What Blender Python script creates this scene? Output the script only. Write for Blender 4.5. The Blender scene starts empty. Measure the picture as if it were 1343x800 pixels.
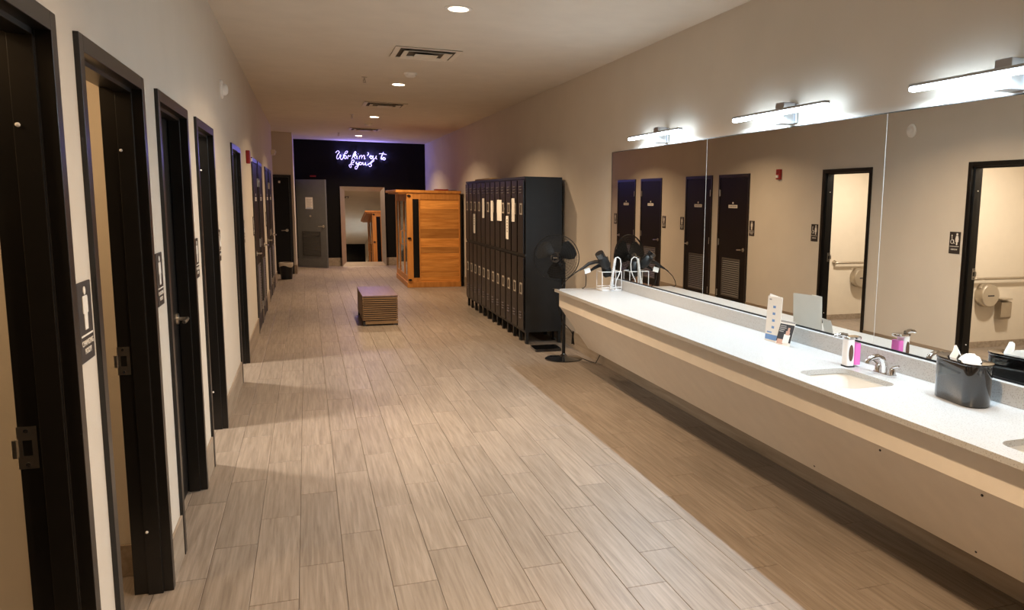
import bpy, bmesh, math, random
from mathutils import Vector, Matrix
from mathutils.geometry import tessellate_polygon

random.seed(7)
PI = math.pi
scene = bpy.context.scene
COL = scene.collection

# ------------------------------------------------------------------ camera
CAM = Vector((0.0, 0.0, 1.72))
F_PX, YAW, PITCH, ROLL, CX, CY = 1042.235, 0.37137, -0.13891, 0.016969, 808.9, 410.23
_fw = Vector((math.sin(YAW)*math.cos(PITCH), math.cos(YAW)*math.cos(PITCH), math.sin(PITCH)))
_rt = Vector((math.cos(YAW), -math.sin(YAW), 0)); _up = _rt.cross(_fw)
RT = math.cos(ROLL)*_rt + math.sin(ROLL)*_up
UP = -math.sin(ROLL)*_rt + math.cos(ROLL)*_up
cd = bpy.data.cameras.new('camera'); cam = bpy.data.objects.new('camera', cd); COL.objects.link(cam)
cd.sensor_fit = 'HORIZONTAL'; cd.sensor_width = 36.0; cd.lens = 36.0*F_PX/1343.0
cd.shift_x = -(CX-671.5)/1343.0; cd.shift_y = (CY-400.0)/1343.0
cd.clip_start = 0.02; cd.clip_end = 100
m = Matrix((RT, UP, -_fw)).transposed().to_4x4(); m.translation = CAM
cam.matrix_world = m
scene.camera = cam

# ------------------------------------------------------------------ world, exposure
world = bpy.data.worlds.new('world'); scene.world = world; world.use_nodes = True
world.node_tree.nodes['Background'].inputs[0].default_value = (0.02, 0.02, 0.022, 1)
world.node_tree.nodes['Background'].inputs[1].default_value = 0.2
vs = scene.view_settings
vs.view_transform = 'Standard'; vs.look = 'None'; vs.gamma = 1.0; vs.use_curve_mapping = False
vs.exposure = 0.18
scene.cycles.use_denoising = True
scene.cycles.max_bounces = 10; scene.cycles.diffuse_bounces = 8; scene.cycles.glossy_bounces = 6
scene.cycles.sample_clamp_indirect = 6.0
DOWNLIGHT_W = 58.0; CHANGE_W = 14.0; REST_W = 72.0; VANITY_E = 24.0; VANITY_W = 33.0; NEON_E = 2.0; NEON_W = 4.6
WARM = (1.0, 0.71, 0.44); ROOMWARM = (1.0, 0.68, 0.38); RESTWARM = (1.0, 0.89, 0.76); COOL = (0.70, 0.87, 1.0)

# ------------------------------------------------------------------ dimensions
XL, XW, XR, ZC, YF, YB = -0.600, -0.615, 2.887, 3.10, 21.22, -3.0
XWB = -0.735                      # room side of the left wall
ZM0, ZM1 = 0.968, 2.205           # vanity mirror
ZCT = 0.86                        # worktop height

def project(p):
    q = Vector(p)-CAM; w = q.dot(_fw)
    if w < 0.05: return None
    return (CX+F_PX*q.dot(RT)/w, CY-F_PX*q.dot(UP)/w)

# ------------------------------------------------------------------ materials
MATS = {}
def nodes_of(name):
    mt = bpy.data.materials.new(name); mt.use_nodes = True
    nt = mt.node_tree; b = nt.nodes['Principled BSDF']
    MATS[name] = mt
    return mt, nt, b
def setin(b, **kw):
    names = dict(color='Base Color', rough='Roughness', metal='Metallic', spec='Specular IOR Level', coat='Coat Weight', trans='Transmission Weight', ior='IOR', alpha='Alpha')
    for k, v in kw.items():
        b.inputs[names[k]].default_value = (*v, 1) if k == 'color' else v
def plain(name, color, rough=0.5, metal=0.0, spec=0.5, var=0.06, scale=9.0, bump=0.0, bscale=180.0, coat=0.0):
    """colour with faint procedural mottling and optional fine relief"""
    mt, nt, b = nodes_of(name); setin(b, color=color, rough=rough, metal=metal, spec=spec, coat=coat)
    tc = nt.nodes.new('ShaderNodeTexCoord')
    if var > 0:
        n = nt.nodes.new('ShaderNodeTexNoise'); n.inputs['Scale'].default_value = scale; n.inputs['Detail'].default_value = 4
        nt.links.new(tc.outputs['Object'], n.inputs['Vector'])
        r = nt.nodes.new('ShaderNodeValToRGB'); r.color_ramp.elements[0].position = 0.3; r.color_ramp.elements[1].position = 0.7
        r.color_ramp.elements[0].color = (*[c*(1-var) for c in color], 1); r.color_ramp.elements[1].color = (*[min(1, c*(1+var)) for c in color], 1)
        nt.links.new(n.outputs['Fac'], r.inputs['Fac']); nt.links.new(r.outputs['Color'], b.inputs['Base Color'])
    if bump > 0:
        n2 = nt.nodes.new('ShaderNodeTexNoise'); n2.inputs['Scale'].default_value = bscale; n2.inputs['Detail'].default_value = 2
        nt.links.new(tc.outputs['Object'], n2.inputs['Vector'])
        bp = nt.nodes.new('ShaderNodeBump'); bp.inputs['Strength'].default_value = bump; bp.inputs['Distance'].default_value = 0.002
        nt.links.new(n2.outputs['Fac'], bp.inputs['Height']); nt.links.new(bp.outputs['Normal'], b.inputs['Normal'])
    return mt
def wood(name, dark, light, stretch=(22, 1.1, 22), rough=0.5, rnd=0.16, spec=0.4, detail=6):
    """grain along the axis of smallest stretch, each piece offset and tinted by its own random value"""
    mt, nt, b = nodes_of(name); setin(b, rough=rough, spec=spec)
    N = nt.nodes.new; L = nt.links.new
    tc = N('ShaderNodeTexCoord'); oi = N('ShaderNodeObjectInfo'); at = N('ShaderNodeAttribute'); at.attribute_name = 'tint'
    add = N('ShaderNodeMath'); add.operation = 'ADD'; L(oi.outputs['Random'], add.inputs[0]); L(at.outputs['Fac'], add.inputs[1])
    fr = N('ShaderNodeMath'); fr.operation = 'FRACT'; L(add.outputs[0], fr.inputs[0])
    off = N('ShaderNodeMath'); off.operation = 'MULTIPLY'; L(fr.outputs[0], off.inputs[0]); off.inputs[1].default_value = 57.0
    va = N('ShaderNodeVectorMath'); va.operation = 'ADD'; L(tc.outputs['Object'], va.inputs[0]); L(off.outputs[0], va.inputs[1])
    mp = N('ShaderNodeMapping'); mp.inputs['Scale'].default_value = stretch; L(va.outputs[0], mp.inputs['Vector'])
    n = N('ShaderNodeTexNoise'); n.inputs['Scale'].default_value = 1.0; n.inputs['Detail'].default_value = detail; n.inputs['Roughness'].default_value = 0.62; n.inputs['Distortion'].default_value = 0.4
    L(mp.outputs[0], n.inputs['Vector'])
    r = N('ShaderNodeValToRGB'); r.color_ramp.elements[0].position = 0.33; r.color_ramp.elements[1].position = 0.66
    r.color_ramp.elements[0].color = (*dark, 1); r.color_ramp.elements[1].color = (*light, 1); L(n.outputs['Fac'], r.inputs['Fac'])
    mr = N('ShaderNodeMapRange'); mr.inputs['To Min'].default_value = 1-rnd; mr.inputs['To Max'].default_value = 1+rnd; L(fr.outputs[0], mr.inputs['Value'])
    mx = N('ShaderNodeVectorMath'); mx.operation = 'SCALE'; L(r.outputs['Color'], mx.inputs[0]); L(mr.outputs[0], mx.inputs['Scale'])
    L(mx.outputs[0], b.inputs['Base Color'])
    bp = N('ShaderNodeBump'); bp.inputs['Strength'].default_value = 0.12; bp.inputs['Distance'].default_value = 0.002
    L(n.outputs['Fac'], bp.inputs['Height']); L(bp.outputs['Normal'], b.inputs['Normal'])
    return mt
def emit(name, color, strength, base=(0.8, 0.8, 0.8)):
    mt, nt, b = nodes_of(name); setin(b, color=base, rough=0.4)
    b.inputs['Emission Color'].default_value = (*color, 1); b.inputs['Emission Strength'].default_value = strength
    return mt

plain('wall_paint', (0.63, 0.575, 0.50), 0.72, var=0.02, scale=3, bump=0.25, bscale=140, spec=0.3)
plain('ceiling_paint', (0.72, 0.67, 0.60), 0.85, var=0.03, scale=4, bump=0.35, bscale=110, spec=0.2)
plain('black_paint', (0.0045, 0.004, 0.0042), 0.65, var=0.1, bump=0.15, spec=0.15)
plain('room_paint', (0.62, 0.55, 0.45), 0.6, var=0.02, bump=0.2, spec=0.3)
plain('door_black', (0.0045, 0.0037, 0.0032), 0.45, var=0.15, scale=30, spec=0.28)
plain('frame_black', (0.0055, 0.0045, 0.0037), 0.32, var=0.1, scale=20, spec=0.6)
plain('door_grey', (0.095, 0.10, 0.105), 0.45, var=0.06)
plain('louver_grey', (0.035, 0.035, 0.036), 0.5, var=0.06)
plain('louver_bronze', (0.10, 0.088, 0.075), 0.4, var=0.05)
plain('locker_vent', (0.075, 0.068, 0.072), 0.4, var=0.0)
plain('handle_steel', (0.42, 0.375, 0.32), 0.35, var=0.03)
plain('mirror_seam', (0.62, 0.64, 0.63), 0.3, var=0.0)
plain('fan_black', (0.006, 0.006, 0.006), 0.55, spec=0.25)
wood('plank_tile', (0.182, 0.147, 0.116), (0.30, 0.25, 0.206), stretch=(60, 2.4, 60), rough=0.42, rnd=0.08)
plain('grout', (0.10, 0.08, 0.063), 0.9)
wood('base_tile', (0.23, 0.18, 0.13), (0.36, 0.29, 0.22), stretch=(20, 1.2, 20), rough=0.5, rnd=0.08)
wood('cedar_board', (0.42, 0.155, 0.025), (0.66, 0.30, 0.07), stretch=(1.6, 18, 18), rough=0.45, rnd=0.36)
wood('cedar_trim', (0.46, 0.18, 0.035), (0.62, 0.27, 0.065), stretch=(14, 14, 1.5), rough=0.45, rnd=0.08)
wood('bench_slat', (0.20, 0.115, 0.05), (0.33, 0.20, 0.095), stretch=(2, 25, 25), rough=0.45, rnd=0.08)
wood('bench_top', (0.17, 0.105, 0.085), (0.245, 0.16, 0.13), stretch=(24, 1.5, 24), rough=0.35, rnd=0.02)
plain('bench_dark', (0.03, 0.02, 0.014), 0.7)
plain('locker_side', (0.008, 0.0085, 0.009), 0.5, var=0.1)
plain('locker_front', (0.015, 0.011, 0.009), 0.42, var=0.1)
plain('black_plastic', (0.007, 0.007, 0.0075), 0.42, spec=0.35)
plain('black_gloss', (0.008, 0.008, 0.009), 0.03, spec=0.6, var=0.0, coat=0.6)
plain('dark_rubber', (0.018, 0.017, 0.016), 0.6)
plain('chrome', (0.82, 0.82, 0.83), 0.07, metal=1.0, var=0.0)
plain('nickel', (0.62, 0.58, 0.52), 0.28, metal=1.0, var=0.03)
plain('steel', (0.50, 0.45, 0.38), 0.35, metal=1.0, var=0.05)
plain('aluminium', (0.42, 0.43, 0.45), 0.35, metal=0.9, var=0.03)
plain('mirror_frame_silver', (0.55, 0.50, 0.45), 0.3, metal=0.9, var=0.05)
plain('white_plastic', (0.84, 0.82, 0.79), 0.45, var=0.02)
plain('white_wire', (0.66, 0.65, 0.64), 0.35, var=0.02)
plain('paper', (0.80, 0.77, 0.72), 0.8, var=0.03)
plain('ink', (0.03, 0.03, 0.035), 0.7, var=0.0)
plain('ink_grey', (0.30, 0.29, 0.28), 0.7, var=0.0)
plain('ink_blue', (0.16, 0.30, 0.58), 0.7, var=0.0)
plain('skin_print', (0.55, 0.33, 0.25), 0.6, var=0.05)
plain('sign_brown', (0.030, 0.022, 0.018), 0.5)
plain('sign_white', (0.80, 0.76, 0.70), 0.6)
plain('alarm_red', (0.33, 0.012, 0.012), 0.4)
plain('red_cloth', (0.28, 0.04, 0.035), 0.8)
plain('cardboard', (0.28, 0.18, 0.09), 0.8)
plain('clear_plastic', (0.85, 0.85, 0.86), 0.2, spec=0.6, var=0.02)
plain('pink_soap', (0.72, 0.16, 0.52), 0.25, var=0.03)
plain('amber_lens', (0.10, 0.055, 0.035), 0.15, var=0.0)
plain('tissue', (0.82, 0.78, 0.73), 0.9, var=0.03)
plain('bin_liner', (0.48, 0.42, 0.34), 0.6)
plain('ceramic', (0.74, 0.71, 0.66), 0.15, var=0.01)
plain('apron_paint', (0.70, 0.64, 0.56), 0.6, var=0.03, bump=0.15)
plain('glass_dark', (0.008, 0.007, 0.006), 0.25, spec=0.3, var=0.0)
plain('vent_metal', (0.76, 0.71, 0.63), 0.55, var=0.03)
plain('vent_dark', (0.09, 0.075, 0.06), 0.8)
emit('downlight_lens', (1.0, 0.80, 0.55), 14.0)
emit('vanity_diffuser', COOL, VANITY_E)
emit('room_lens', ROOMWARM, 6.0)
emit('neon_tube', (0.50, 0.42, 1.0), NEON_E, base=(0.5, 0.45, 0.7))
# silvered glass of the vanity mirror and of the leaning mirror
mt, nt, b = nodes_of('mirror_glass'); setin(b, color=(0.80, 0.79, 0.75), rough=0.004, metal=1.0)
mt, nt, b = nodes_of('sauna_glass'); setin(b, color=(0.35, 0.33, 0.30), rough=0.03, trans=0.85, ior=1.45)
# quartz worktop: off-white with fine grey and tan flecks
def quartz():
    mt, nt, b = nodes_of('quartz'); setin(b, rough=0.28, spec=0.5)
    tc = nt.nodes.new('ShaderNodeTexCoord')
    v = nt.nodes.new('ShaderNodeTexVoronoi'); v.inputs['Scale'].default_value = 120
    nt.links.new(tc.outputs['Object'], v.inputs['Vector'])
    r = nt.nodes.new('ShaderNodeValToRGB'); e = r.color_ramp.elements
    e[0].position = 0.10; e[0].color = (0.24, 0.215, 0.19, 1); e[1].position = 0.36; e[1].color = (0.45, 0.445, 0.435, 1)
    nt.links.new(v.outputs['Distance'], r.inputs['Fac']); nt.links.new(r.outputs['Color'], b.inputs['Base Color'])
quartz()

# ------------------------------------------------------------------ geometry helpers
class MB:
    """collects shapes; build() links them as ONE mesh object"""
    def __init__(s): s.v = []; s.f = []; s.sm = []
    def face_list(s, vs, fs, smooth=False):
        o = len(s.v); s.v += [tuple(v) for v in vs]
        for f in fs: s.f.append([o+i for i in f]); s.sm.append(smooth)
        return s
    def box(s, x0, x1, y0, y1, z0, z1):
        return s.face_list([(x0,y0,z0),(x1,y0,z0),(x1,y1,z0),(x0,y1,z0),(x0,y0,z1),(x1,y0,z1),(x1,y1,z1),(x0,y1,z1)],
                           [(0,3,2,1),(4,5,6,7),(0,1,5,4),(1,2,6,5),(2,3,7,6),(3,0,4,7)])
    def obox(s, c, ax, ay, az, hx, hy, hz):
        c, ax, ay, az = Vector(c), Vector(ax).normalized(), Vector(ay).normalized(), Vector(az).normalized()
        vs = [c+ax*hx*i+ay*hy*j+az*hz*k for k in (-1,1) for i, j in ((-1,-1),(1,-1),(1,1),(-1,1))]
        return s.face_list(vs, [(0,3,2,1),(4,5,6,7),(0,1,5,4),(1,2,6,5),(2,3,7,6),(3,0,4,7)])
    def prism(s, poly, axis, a0, a1, smooth=False):
        """poly: 2D points; axis 0/1/2 is the extrusion axis, the two others in order"""
        def P(p, a):
            return {0: (a, p[0], p[1]), 1: (p[0], a, p[1]), 2: (p[0], p[1], a)}[axis]
        n = len(poly)
        area = sum(poly[i][0]*poly[(i+1)%n][1]-poly[(i+1)%n][0]*poly[i][1] for i in range(n))
        if (area < 0) != (axis == 1): poly = poly[::-1]
        vs = [P(p, a0) for p in poly]+[P(p, a1) for p in poly]
        o = len(s.v); s.v += vs
        s.f.append([o+i for i in range(n)][::-1]); s.sm.append(False)
        s.f.append([o+n+i for i in range(n)]); s.sm.append(False)
        for i in range(n):
            j = (i+1) % n; s.f.append([o+i, o+j, o+n+j, o+n+i]); s.sm.append(smooth)
        return s
    def cyl(s, p0, p1, r0, r1=None, n=16, caps=True, smooth=True):
        p0, p1 = Vector(p0), Vector(p1); r1 = r0 if r1 is None else r1
        d = (p1-p0).normalized(); a = d.orthogonal().normalized(); b = d.cross(a)
        o = len(s.v)
        for p, r in ((p0, r0), (p1, r1)):
            for i in range(n):
                t = 2*PI*i/n; s.v.append(tuple(p+a*r*math.cos(t)+b*r*math.sin(t)))
        for i in range(n):
            j = (i+1) % n; s.f.append([o+i, o+j, o+n+j, o+n+i]); s.sm.append(smooth)
        if caps:
            s.f.append([o+i for i in range(n)][::-1]); s.sm.append(False)
            s.f.append([o+n+i for i in range(n)]); s.sm.append(False)
        return s
    def tube(s, pts, r, n=8, closed=False, taper=None):
        pts = [Vector(p) for p in pts]; k = len(pts); o = len(s.v)
        prev = None
        for i, p in enumerate(pts):
            if closed: t = pts[(i+1) % k]-pts[i-1]
            else: t = pts[min(i+1, k-1)]-pts[max(i-1, 0)]
            if t.length < 1e-9: t = Vector((0, 0, 1))
            t.normalize()
            if prev is None: a = t.orthogonal().normalized()
            else:
                a = prev-t*prev.dot(t)
                a = a.normalized() if a.length > 1e-6 else t.orthogonal().normalized()
            prev = a; b = t.cross(a); rr = r if taper is None else taper[i]
            for j in range(n):
                q = 2*PI*j/n; s.v.append(tuple(p+a*rr*math.cos(q)+b*rr*math.sin(q)))
        for i in range(k if closed else k-1):
            i2 = (i+1) % k
            for j in range(n):
                j2 = (j+1) % n; s.f.append([o+i*n+j, o+i*n+j2, o+i2*n+j2, o+i2*n+j]); s.sm.append(True)
        if not closed:
            s.f.append([o+j for j in range(n)][::-1]); s.sm.append(False)
            s.f.append([o+(k-1)*n+j for j in range(n)]); s.sm.append(False)
        return s
    def lathe(s, prof, c=(0, 0, 0), n=32, axis='z', smooth=True, sx=1.0, sy=1.0):
        """prof: (radius, height) from one end to the other, closed with caps where radius > 0"""
        o = len(s.v); k = len(prof)
        for r, h in prof:
            for j in range(n):
                q = 2*PI*j/n; x, y = r*math.cos(q)*sx, r*math.sin(q)*sy
                p = {'z': (x, y, h), 'x': (h, x, y), 'y': (y, h, x)}[axis]
                s.v.append((c[0]+p[0], c[1]+p[1], c[2]+p[2]))
        for i in range(k-1):
            for j in range(n):
                j2 = (j+1) % n; s.f.append([o+i*n+j, o+i*n+j2, o+(i+1)*n+j2, o+(i+1)*n+j]); s.sm.append(smooth)
        s.f.append([o+j for j in range(n)][::-1]); s.sm.append(False)
        s.f.append([o+(k-1)*n+j for j in range(n)]); s.sm.append(False)
        return s
    def mesh(s, name):
        me = bpy.data.meshes.new(name); me.from_pydata(s.v, [], s.f); me.update()
        me.polygons.foreach_set('use_smooth', s.sm)
        return me
    def build(s, name, mat, parent=None, bevel=0.0, kind=None, label=None, fix=True):
        me = s.mesh(name)
        if fix:
            bm = bmesh.new(); bm.from_mesh(me); bmesh.ops.recalc_face_normals(bm, faces=bm.faces); bm.to_mesh(me); bm.free()
        if any(s.sm):
            me.set_sharp_from_angle(angle=math.radians(42))
        me.materials.append(MATS[mat])
        o = bpy.data.objects.new(name, me); COL.objects.link(o)
        if parent is not None: o.parent = parent
        if bevel > 0:
            b = o.modifiers.new('bevel', 'BEVEL'); b.width = bevel; b.segments = 2; b.limit_method = 'ANGLE'; b.angle_limit = math.radians(40)
        if kind: o['kind'] = kind
        if label: o['label'] = label
        return o
def tag(o, label, cat, group=None):
    o['label'] = label; o['category'] = cat
    if group: o['group'] = group
    return o
def struct(o, label, cat):
    o['kind'] = 'structure'; o['label'] = label; o['category'] = cat
    return o
def empty(name, loc=(0, 0, 0), rz=0.0, rx=0.0):
    o = bpy.data.objects.new(name, None); o.empty_display_size = 0.05
    o.location = loc; o.rotation_euler = (rx, 0, rz); COL.objects.link(o)
    return o
def thing(name, label, cat, loc=(0, 0, 0), rz=0.0, group=None):
    return tag(empty(name, loc, rz), label, cat, group)
def lamp_area(name, parent, loc, size, watts, color, rot=(0, 0, 0), shape='DISK', sy=None, spread=None):
    ld = bpy.data.lights.new(name, 'AREA'); ld.shape = shape; ld.size = size; ld.energy = watts; ld.color = color
    if sy: ld.size_y = sy
    if spread: ld.spread = spread
    o = bpy.data.objects.new(name, ld); COL.objects.link(o); o.location = loc; o.rotation_euler = rot; o.parent = parent
    return o
def text_mesh(body, size, align='CENTER'):
    """lettering as flat mesh data in the local XY plane"""
    cu = bpy.data.curves.new('lettering', 'FONT'); cu.body = body; cu.size = size; cu.align_x = align; cu.align_y = 'CENTER'
    cu.extrude = 0.0008
    o = bpy.data.objects.new('lettering', cu); COL.objects.link(o)
    dg = bpy.context.evaluated_depsgraph_get()
    me = bpy.data.meshes.new_from_object(o.evaluated_get(dg))
    bpy.data.objects.remove(o); bpy.data.curves.remove(cu)
    return me
def rrect(x0, x1, y0, y1, r, n=6):
    pts = []
    for cx, cy, a in ((x1-r, y1-r, 0), (x0+r, y1-r, 90), (x0+r, y0+r, 180), (x1-r, y0+r, 270)):
        for i in range(n+1):
            t = math.radians(a+90*i/n); pts.append((cx+r*math.cos(t), cy+r*math.sin(t)))
    return pts
def arc(c, r, a0, a1, n, plane='xz'):
    out = []
    for i in range(n+1):
        t = math.radians(a0+(a1-a0)*i/n); p, q = r*math.cos(t), r*math.sin(t)
        out.append({'xz': (c[0]+p, c[1], c[2]+q), 'yz': (c[0], c[1]+p, c[2]+q), 'xy': (c[0]+p, c[1]+q, c[2])}[plane])
    return out

# ================================================================== SETTING
# doors of the left wall: outer edges of the frames along the corridor
DOORS = [(1.571, 2.571), (2.800, 3.804), (4.130, 5.105), (5.475, 6.440), (7.950, 8.940), (10.805, 11.795), (12.02, 13.03), (14.08, 15.11), (15.39, 16.41)]
ZH = 2.184                        # top of the door frames
BACKX = -3.0
YEND = 17.60                      # the left wall ends here at the alcove

# --- floor: slab of grout with wood-look planks laid on it
floor = MB().box(-3.1, XR+0.12, YB-0.12, YF+0.12, -0.12, -0.004).build('floor', 'grout')
struct(floor, 'wood-look plank tile floor running down the corridor', 'floor')
PW_, PL = 0.196, 0.977; GAP = 0.002; PX0 = -0.481; PY0 = 4.15
def plank_mb(w, l, cx=0.0, cy=0.0, z0=-0.006, z1=0.0, ch=0.0022):
    a, b_ = w/2, l/2; mb = MB()
    lo = [(cx-a,cy-b_,z0),(cx+a,cy-b_,z0),(cx+a,cy+b_,z0),(cx-a,cy+b_,z0)]
    mi = [(x,y,z1-0.0012) for x,y,_ in lo]
    hi = [(cx-a+ch,cy-b_+ch,z1),(cx+a-ch,cy-b_+ch,z1),(cx+a-ch,cy+b_-ch,z1),(cx-a+ch,cy+b_-ch,z1)]
    fs = [(8,9,10,11)]
    for i in range(4):
        j = (i+1) % 4; fs += [(i,j,4+j,4+i),(4+i,4+j,8+j,8+i)]
    mb.face_list(lo+mi+hi, fs); return mb
cells = []
for ci in range(-13, 19):
    x0 = PX0+ci*PW_; x1 = x0+PW_
    x0c, x1c = max(x0, -3.0), min(x1, XR)
    if x1c-x0c < 0.02: continue
    y = PY0+ci*PL/3.06
    y -= math.ceil((y-YB)/PL)*PL
    while y < YF:
        ya, yb = max(y, YB), min(y+PL, YF)
        if yb-ya > 0.03: cells.append((x0c+GAP/2, x1c-GAP/2, ya+GAP/2, yb-GAP/2))
        y += PL
def screen_area(c):
    x0, x1, y0, y1 = c
    if x1 < XW+0.02: return 0
    pts = [project((x, max(y, 0.6), 0)) for x, y in ((x0,y0),(x1,y0),(x1,y1),(x0,y1))]
    if y1 < 0.7 or any(p is None for p in pts): return 0
    mx = sum(p[0] for p in pts)/4; my = sum(p[1] for p in pts)/4
    if not (-80 < mx < 1400 and my < 900): return 0
    return abs(sum(pts[i][0]*pts[(i+1)%4][1]-pts[(i+1)%4][0]*pts[i][1] for i in range(4)))/2
cells.sort(key=screen_area, reverse=True)
pm_cache = {}
for c in cells[:300]:
    w, l = round(c[1]-c[0], 3), round(c[3]-c[2], 3)
    if (w, l) not in pm_cache:
        me = plank_mb(w, l).mesh('plank'); me.materials.append(MATS['plank_tile']); pm_cache[(w, l)] = me
    o = bpy.data.objects.new('plank', pm_cache[(w, l)]); COL.objects.link(o); o.parent = floor
    o.location = ((c[0]+c[1])/2, (c[2]+c[3])/2, random.uniform(-0.0005, 0.0003))
big = MB(); tints = []
for c in cells[300:]:
    t = random.random(); p = plank_mb(c[1]-c[0], c[3]-c[2], (c[0]+c[1])/2, (c[2]+c[3])/2)
    big.face_list(p.v, p.f); tints += [t]*len(p.f)
o = big.build('far_planks', 'plank_tile', floor, kind='stuff', fix=False)
a_ = o.data.attributes.new('tint', 'FLOAT', 'FACE'); a_.data.foreach_set('value', tints)

# --- ceiling
struct(MB().box(-3.1, XR+0.12, YB-0.12, YF+0.12, ZC, ZC+0.1).build('ceiling', 'ceiling_paint'), 'flat painted ceiling over the corridor', 'ceiling')

# --- left wall with its door openings
wl = MB(); y = YB
for a, b_ in DOORS:
    wl.box(XWB, XW, y, a+0.01, 0, ZC); wl.box(XWB, XW, a+0.01, b_-0.01, ZH-0.01, ZC); y = b_-0.01
wl.box(XWB, XW, y, YEND, 0, ZC)
struct(wl.build('wall_left', 'wall_paint'), 'beige painted left wall with a row of black door frames', 'wall')
struct(MB().box(XR, XR+0.12, YB, YF, 0, ZC).build('wall_right', 'wall_paint'), 'beige painted right wall above the long vanity', 'wall')
struct(MB().box(-3.1, XR+0.12, YF, YF+0.12, 0, ZC).build('wall_far', 'black_paint'), 'matt black end wall behind the neon sign', 'wall')
struct(MB().box(-3.1, XR+0.12, YB-0.12, YB, 0, ZC).build('wall_back', 'black_paint'), 'black wall behind the viewer, seen in the leaning mirror', 'wall')
# alcove past the last left door: back wall with the closed black door, and its return
struct(MB().box(-1.75, -1.25, 19.10, 19.22, 0, ZC).box(-0.30, -0.25, 19.10, 19.22, 0, ZC).box(-1.25, -0.30, 19.10, 19.22, 2.16, ZC).build('wall_alcove', 'wall_paint'), 'beige wall of the alcove facing the corridor', 'wall')
struct(MB().box(-0.37, -0.25, 19.22, YF, 0, ZC).build('wall_return', 'wall_paint'), 'narrow beige wall return beside the grey door', 'wall')
struct(MB().box(-1.87, -1.75, YEND-0.2, 19.22, 0, ZC).box(-1.75, XWB, YEND-0.2, YEND-0.08, 0, ZC).build('wall_alcove_side', 'wall_paint'), 'side wall of the alcove', 'wall')
# rooms behind the open doors
PARTS = [(1.24, 1.35), (2.63, 2.74), (3.97, 4.08), (5.17, 5.28), (7.43, 7.54), (9.95, 10.06)]
for a, b_ in PARTS:
    struct(MB().box(BACKX, XWB, a, b_, 0, 2.6).build('wall_partition', 'room_paint'), 'warm lit partition wall between the small rooms', 'wall')
struct(MB().box(BACKX-0.1, BACKX, 1.24, 10.06, 0, 2.6).build('wall_rooms_back', 'room_paint'), 'back wall of the small rooms', 'wall')
struct(MB().box(BACKX-0.1, XWB, 1.24, 10.06, 2.6, 2.7).build('ceiling_rooms', 'ceiling_paint'), 'ceiling of the small rooms', 'ceiling')
# inner skin of the left wall on the room side
ws = MB()
edges = [1.35]+[v for a, b_ in DOORS[:5] for v in (a, b_)]+[9.95]
for i in range(0, len(edges), 2): ws.box(XWB-0.012, XWB, edges[i], edges[i+1], 0, 2.6)
for a, b_ in DOORS[:5]: ws.box(XWB-0.012, XWB, a, b_, ZH, 2.6)
struct(ws.build('wall_rooms_front', 'room_paint'), 'room side of the left wall', 'wall')

# --- baseboards
BH = 0.20
def baseboard(name, x0, x1, y0, y1, label, bh=BH):
    o = MB().box(x0, x1, y0, y1, 0.0, bh).build(name, 'base_tile', bevel=0.002)
    return struct(o, label, 'baseboard')
seg = [(YB, DOORS[0][0])]+[(DOORS[i][1], DOORS[i+1][0]) for i in range(8)]+[(DOORS[8][1], YEND)]
for a, b_ in seg: baseboard('baseboard_left', XW, XW+0.011, a, b_, 'wood-look tile baseboard along the left wall')
baseboard('baseboard_left', XWB, XW+0.011, YEND, YEND+0.011, 'wood-look tile baseboard round the end of the left wall')
baseboard('baseboard_right', XR-0.011, XR, YB, YF-0.011, 'wood-look tile baseboard along the right wall')
baseboard('baseboard_far', -0.24, XR-0.012, YF-0.011, YF, 'wood-look tile baseboard along the black end wall')
baseboard('baseboard_alcove', -0.302, -0.25, 19.089, 19.10, 'wood-look tile baseboard of the alcove wall')
baseboard('baseboard_return', -0.25, -0.239, 19.089, 20.2, 'wood-look tile baseboard of the wall return')
for (a, _), (_, b_) in zip(PARTS[1:], PARTS[1:]):
    baseboard('baseboard_room', BACKX, XWB-0.014, a-0.011, a, 'wood-look tile baseboard of a small room', 0.15 if a < 5 else 0.08)
    baseboard('baseboard_room', BACKX, XWB-0.014, b_, b_+0.011, 'wood-look tile baseboard of a small room', 0.15 if a < 5 else 0.08)

# --- doors
def lever(parent, x, y, z, dirn, ydir, nx=1.0, axis='x'):
    """lever handle on a face whose outward normal is +x (nx=1); ydir: the way the lever points"""
    mb = MB()
    if axis == 'x':
        P = lambda o, t, h: (x+o*nx, y+t*ydir, z+h)
    else:
        P = lambda o, t, h: (x+t*ydir, y-o*nx, z+h)
    rose = MB().cyl(P(0, 0, 0), P(0.010, 0, 0), 0.032, 0.030, 20)
    neck = MB().cyl(P(0.008, 0, 0), P(0.055, 0, 0), 0.011, 0.010, 12)
    bar = MB().tube([P(0.052, -0.012, 0), P(0.055, 0.02, 0.0), P(0.055, 0.07, -0.002), P(0.050, 0.115, -0.004)], 0.0095, 8)
    h = rose.build('lever_handle', 'nickel', parent)
    for q in (neck, bar):
        o_ = len(h.data.vertices)
    bm = bmesh.new(); bm.from_mesh(h.data)
    for q in (neck, bar):
        me = q.mesh('t'); bm.from_mesh(me); bpy.data.meshes.remove(me)
    bm.to_mesh(h.data); bm.free()
    return h
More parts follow.
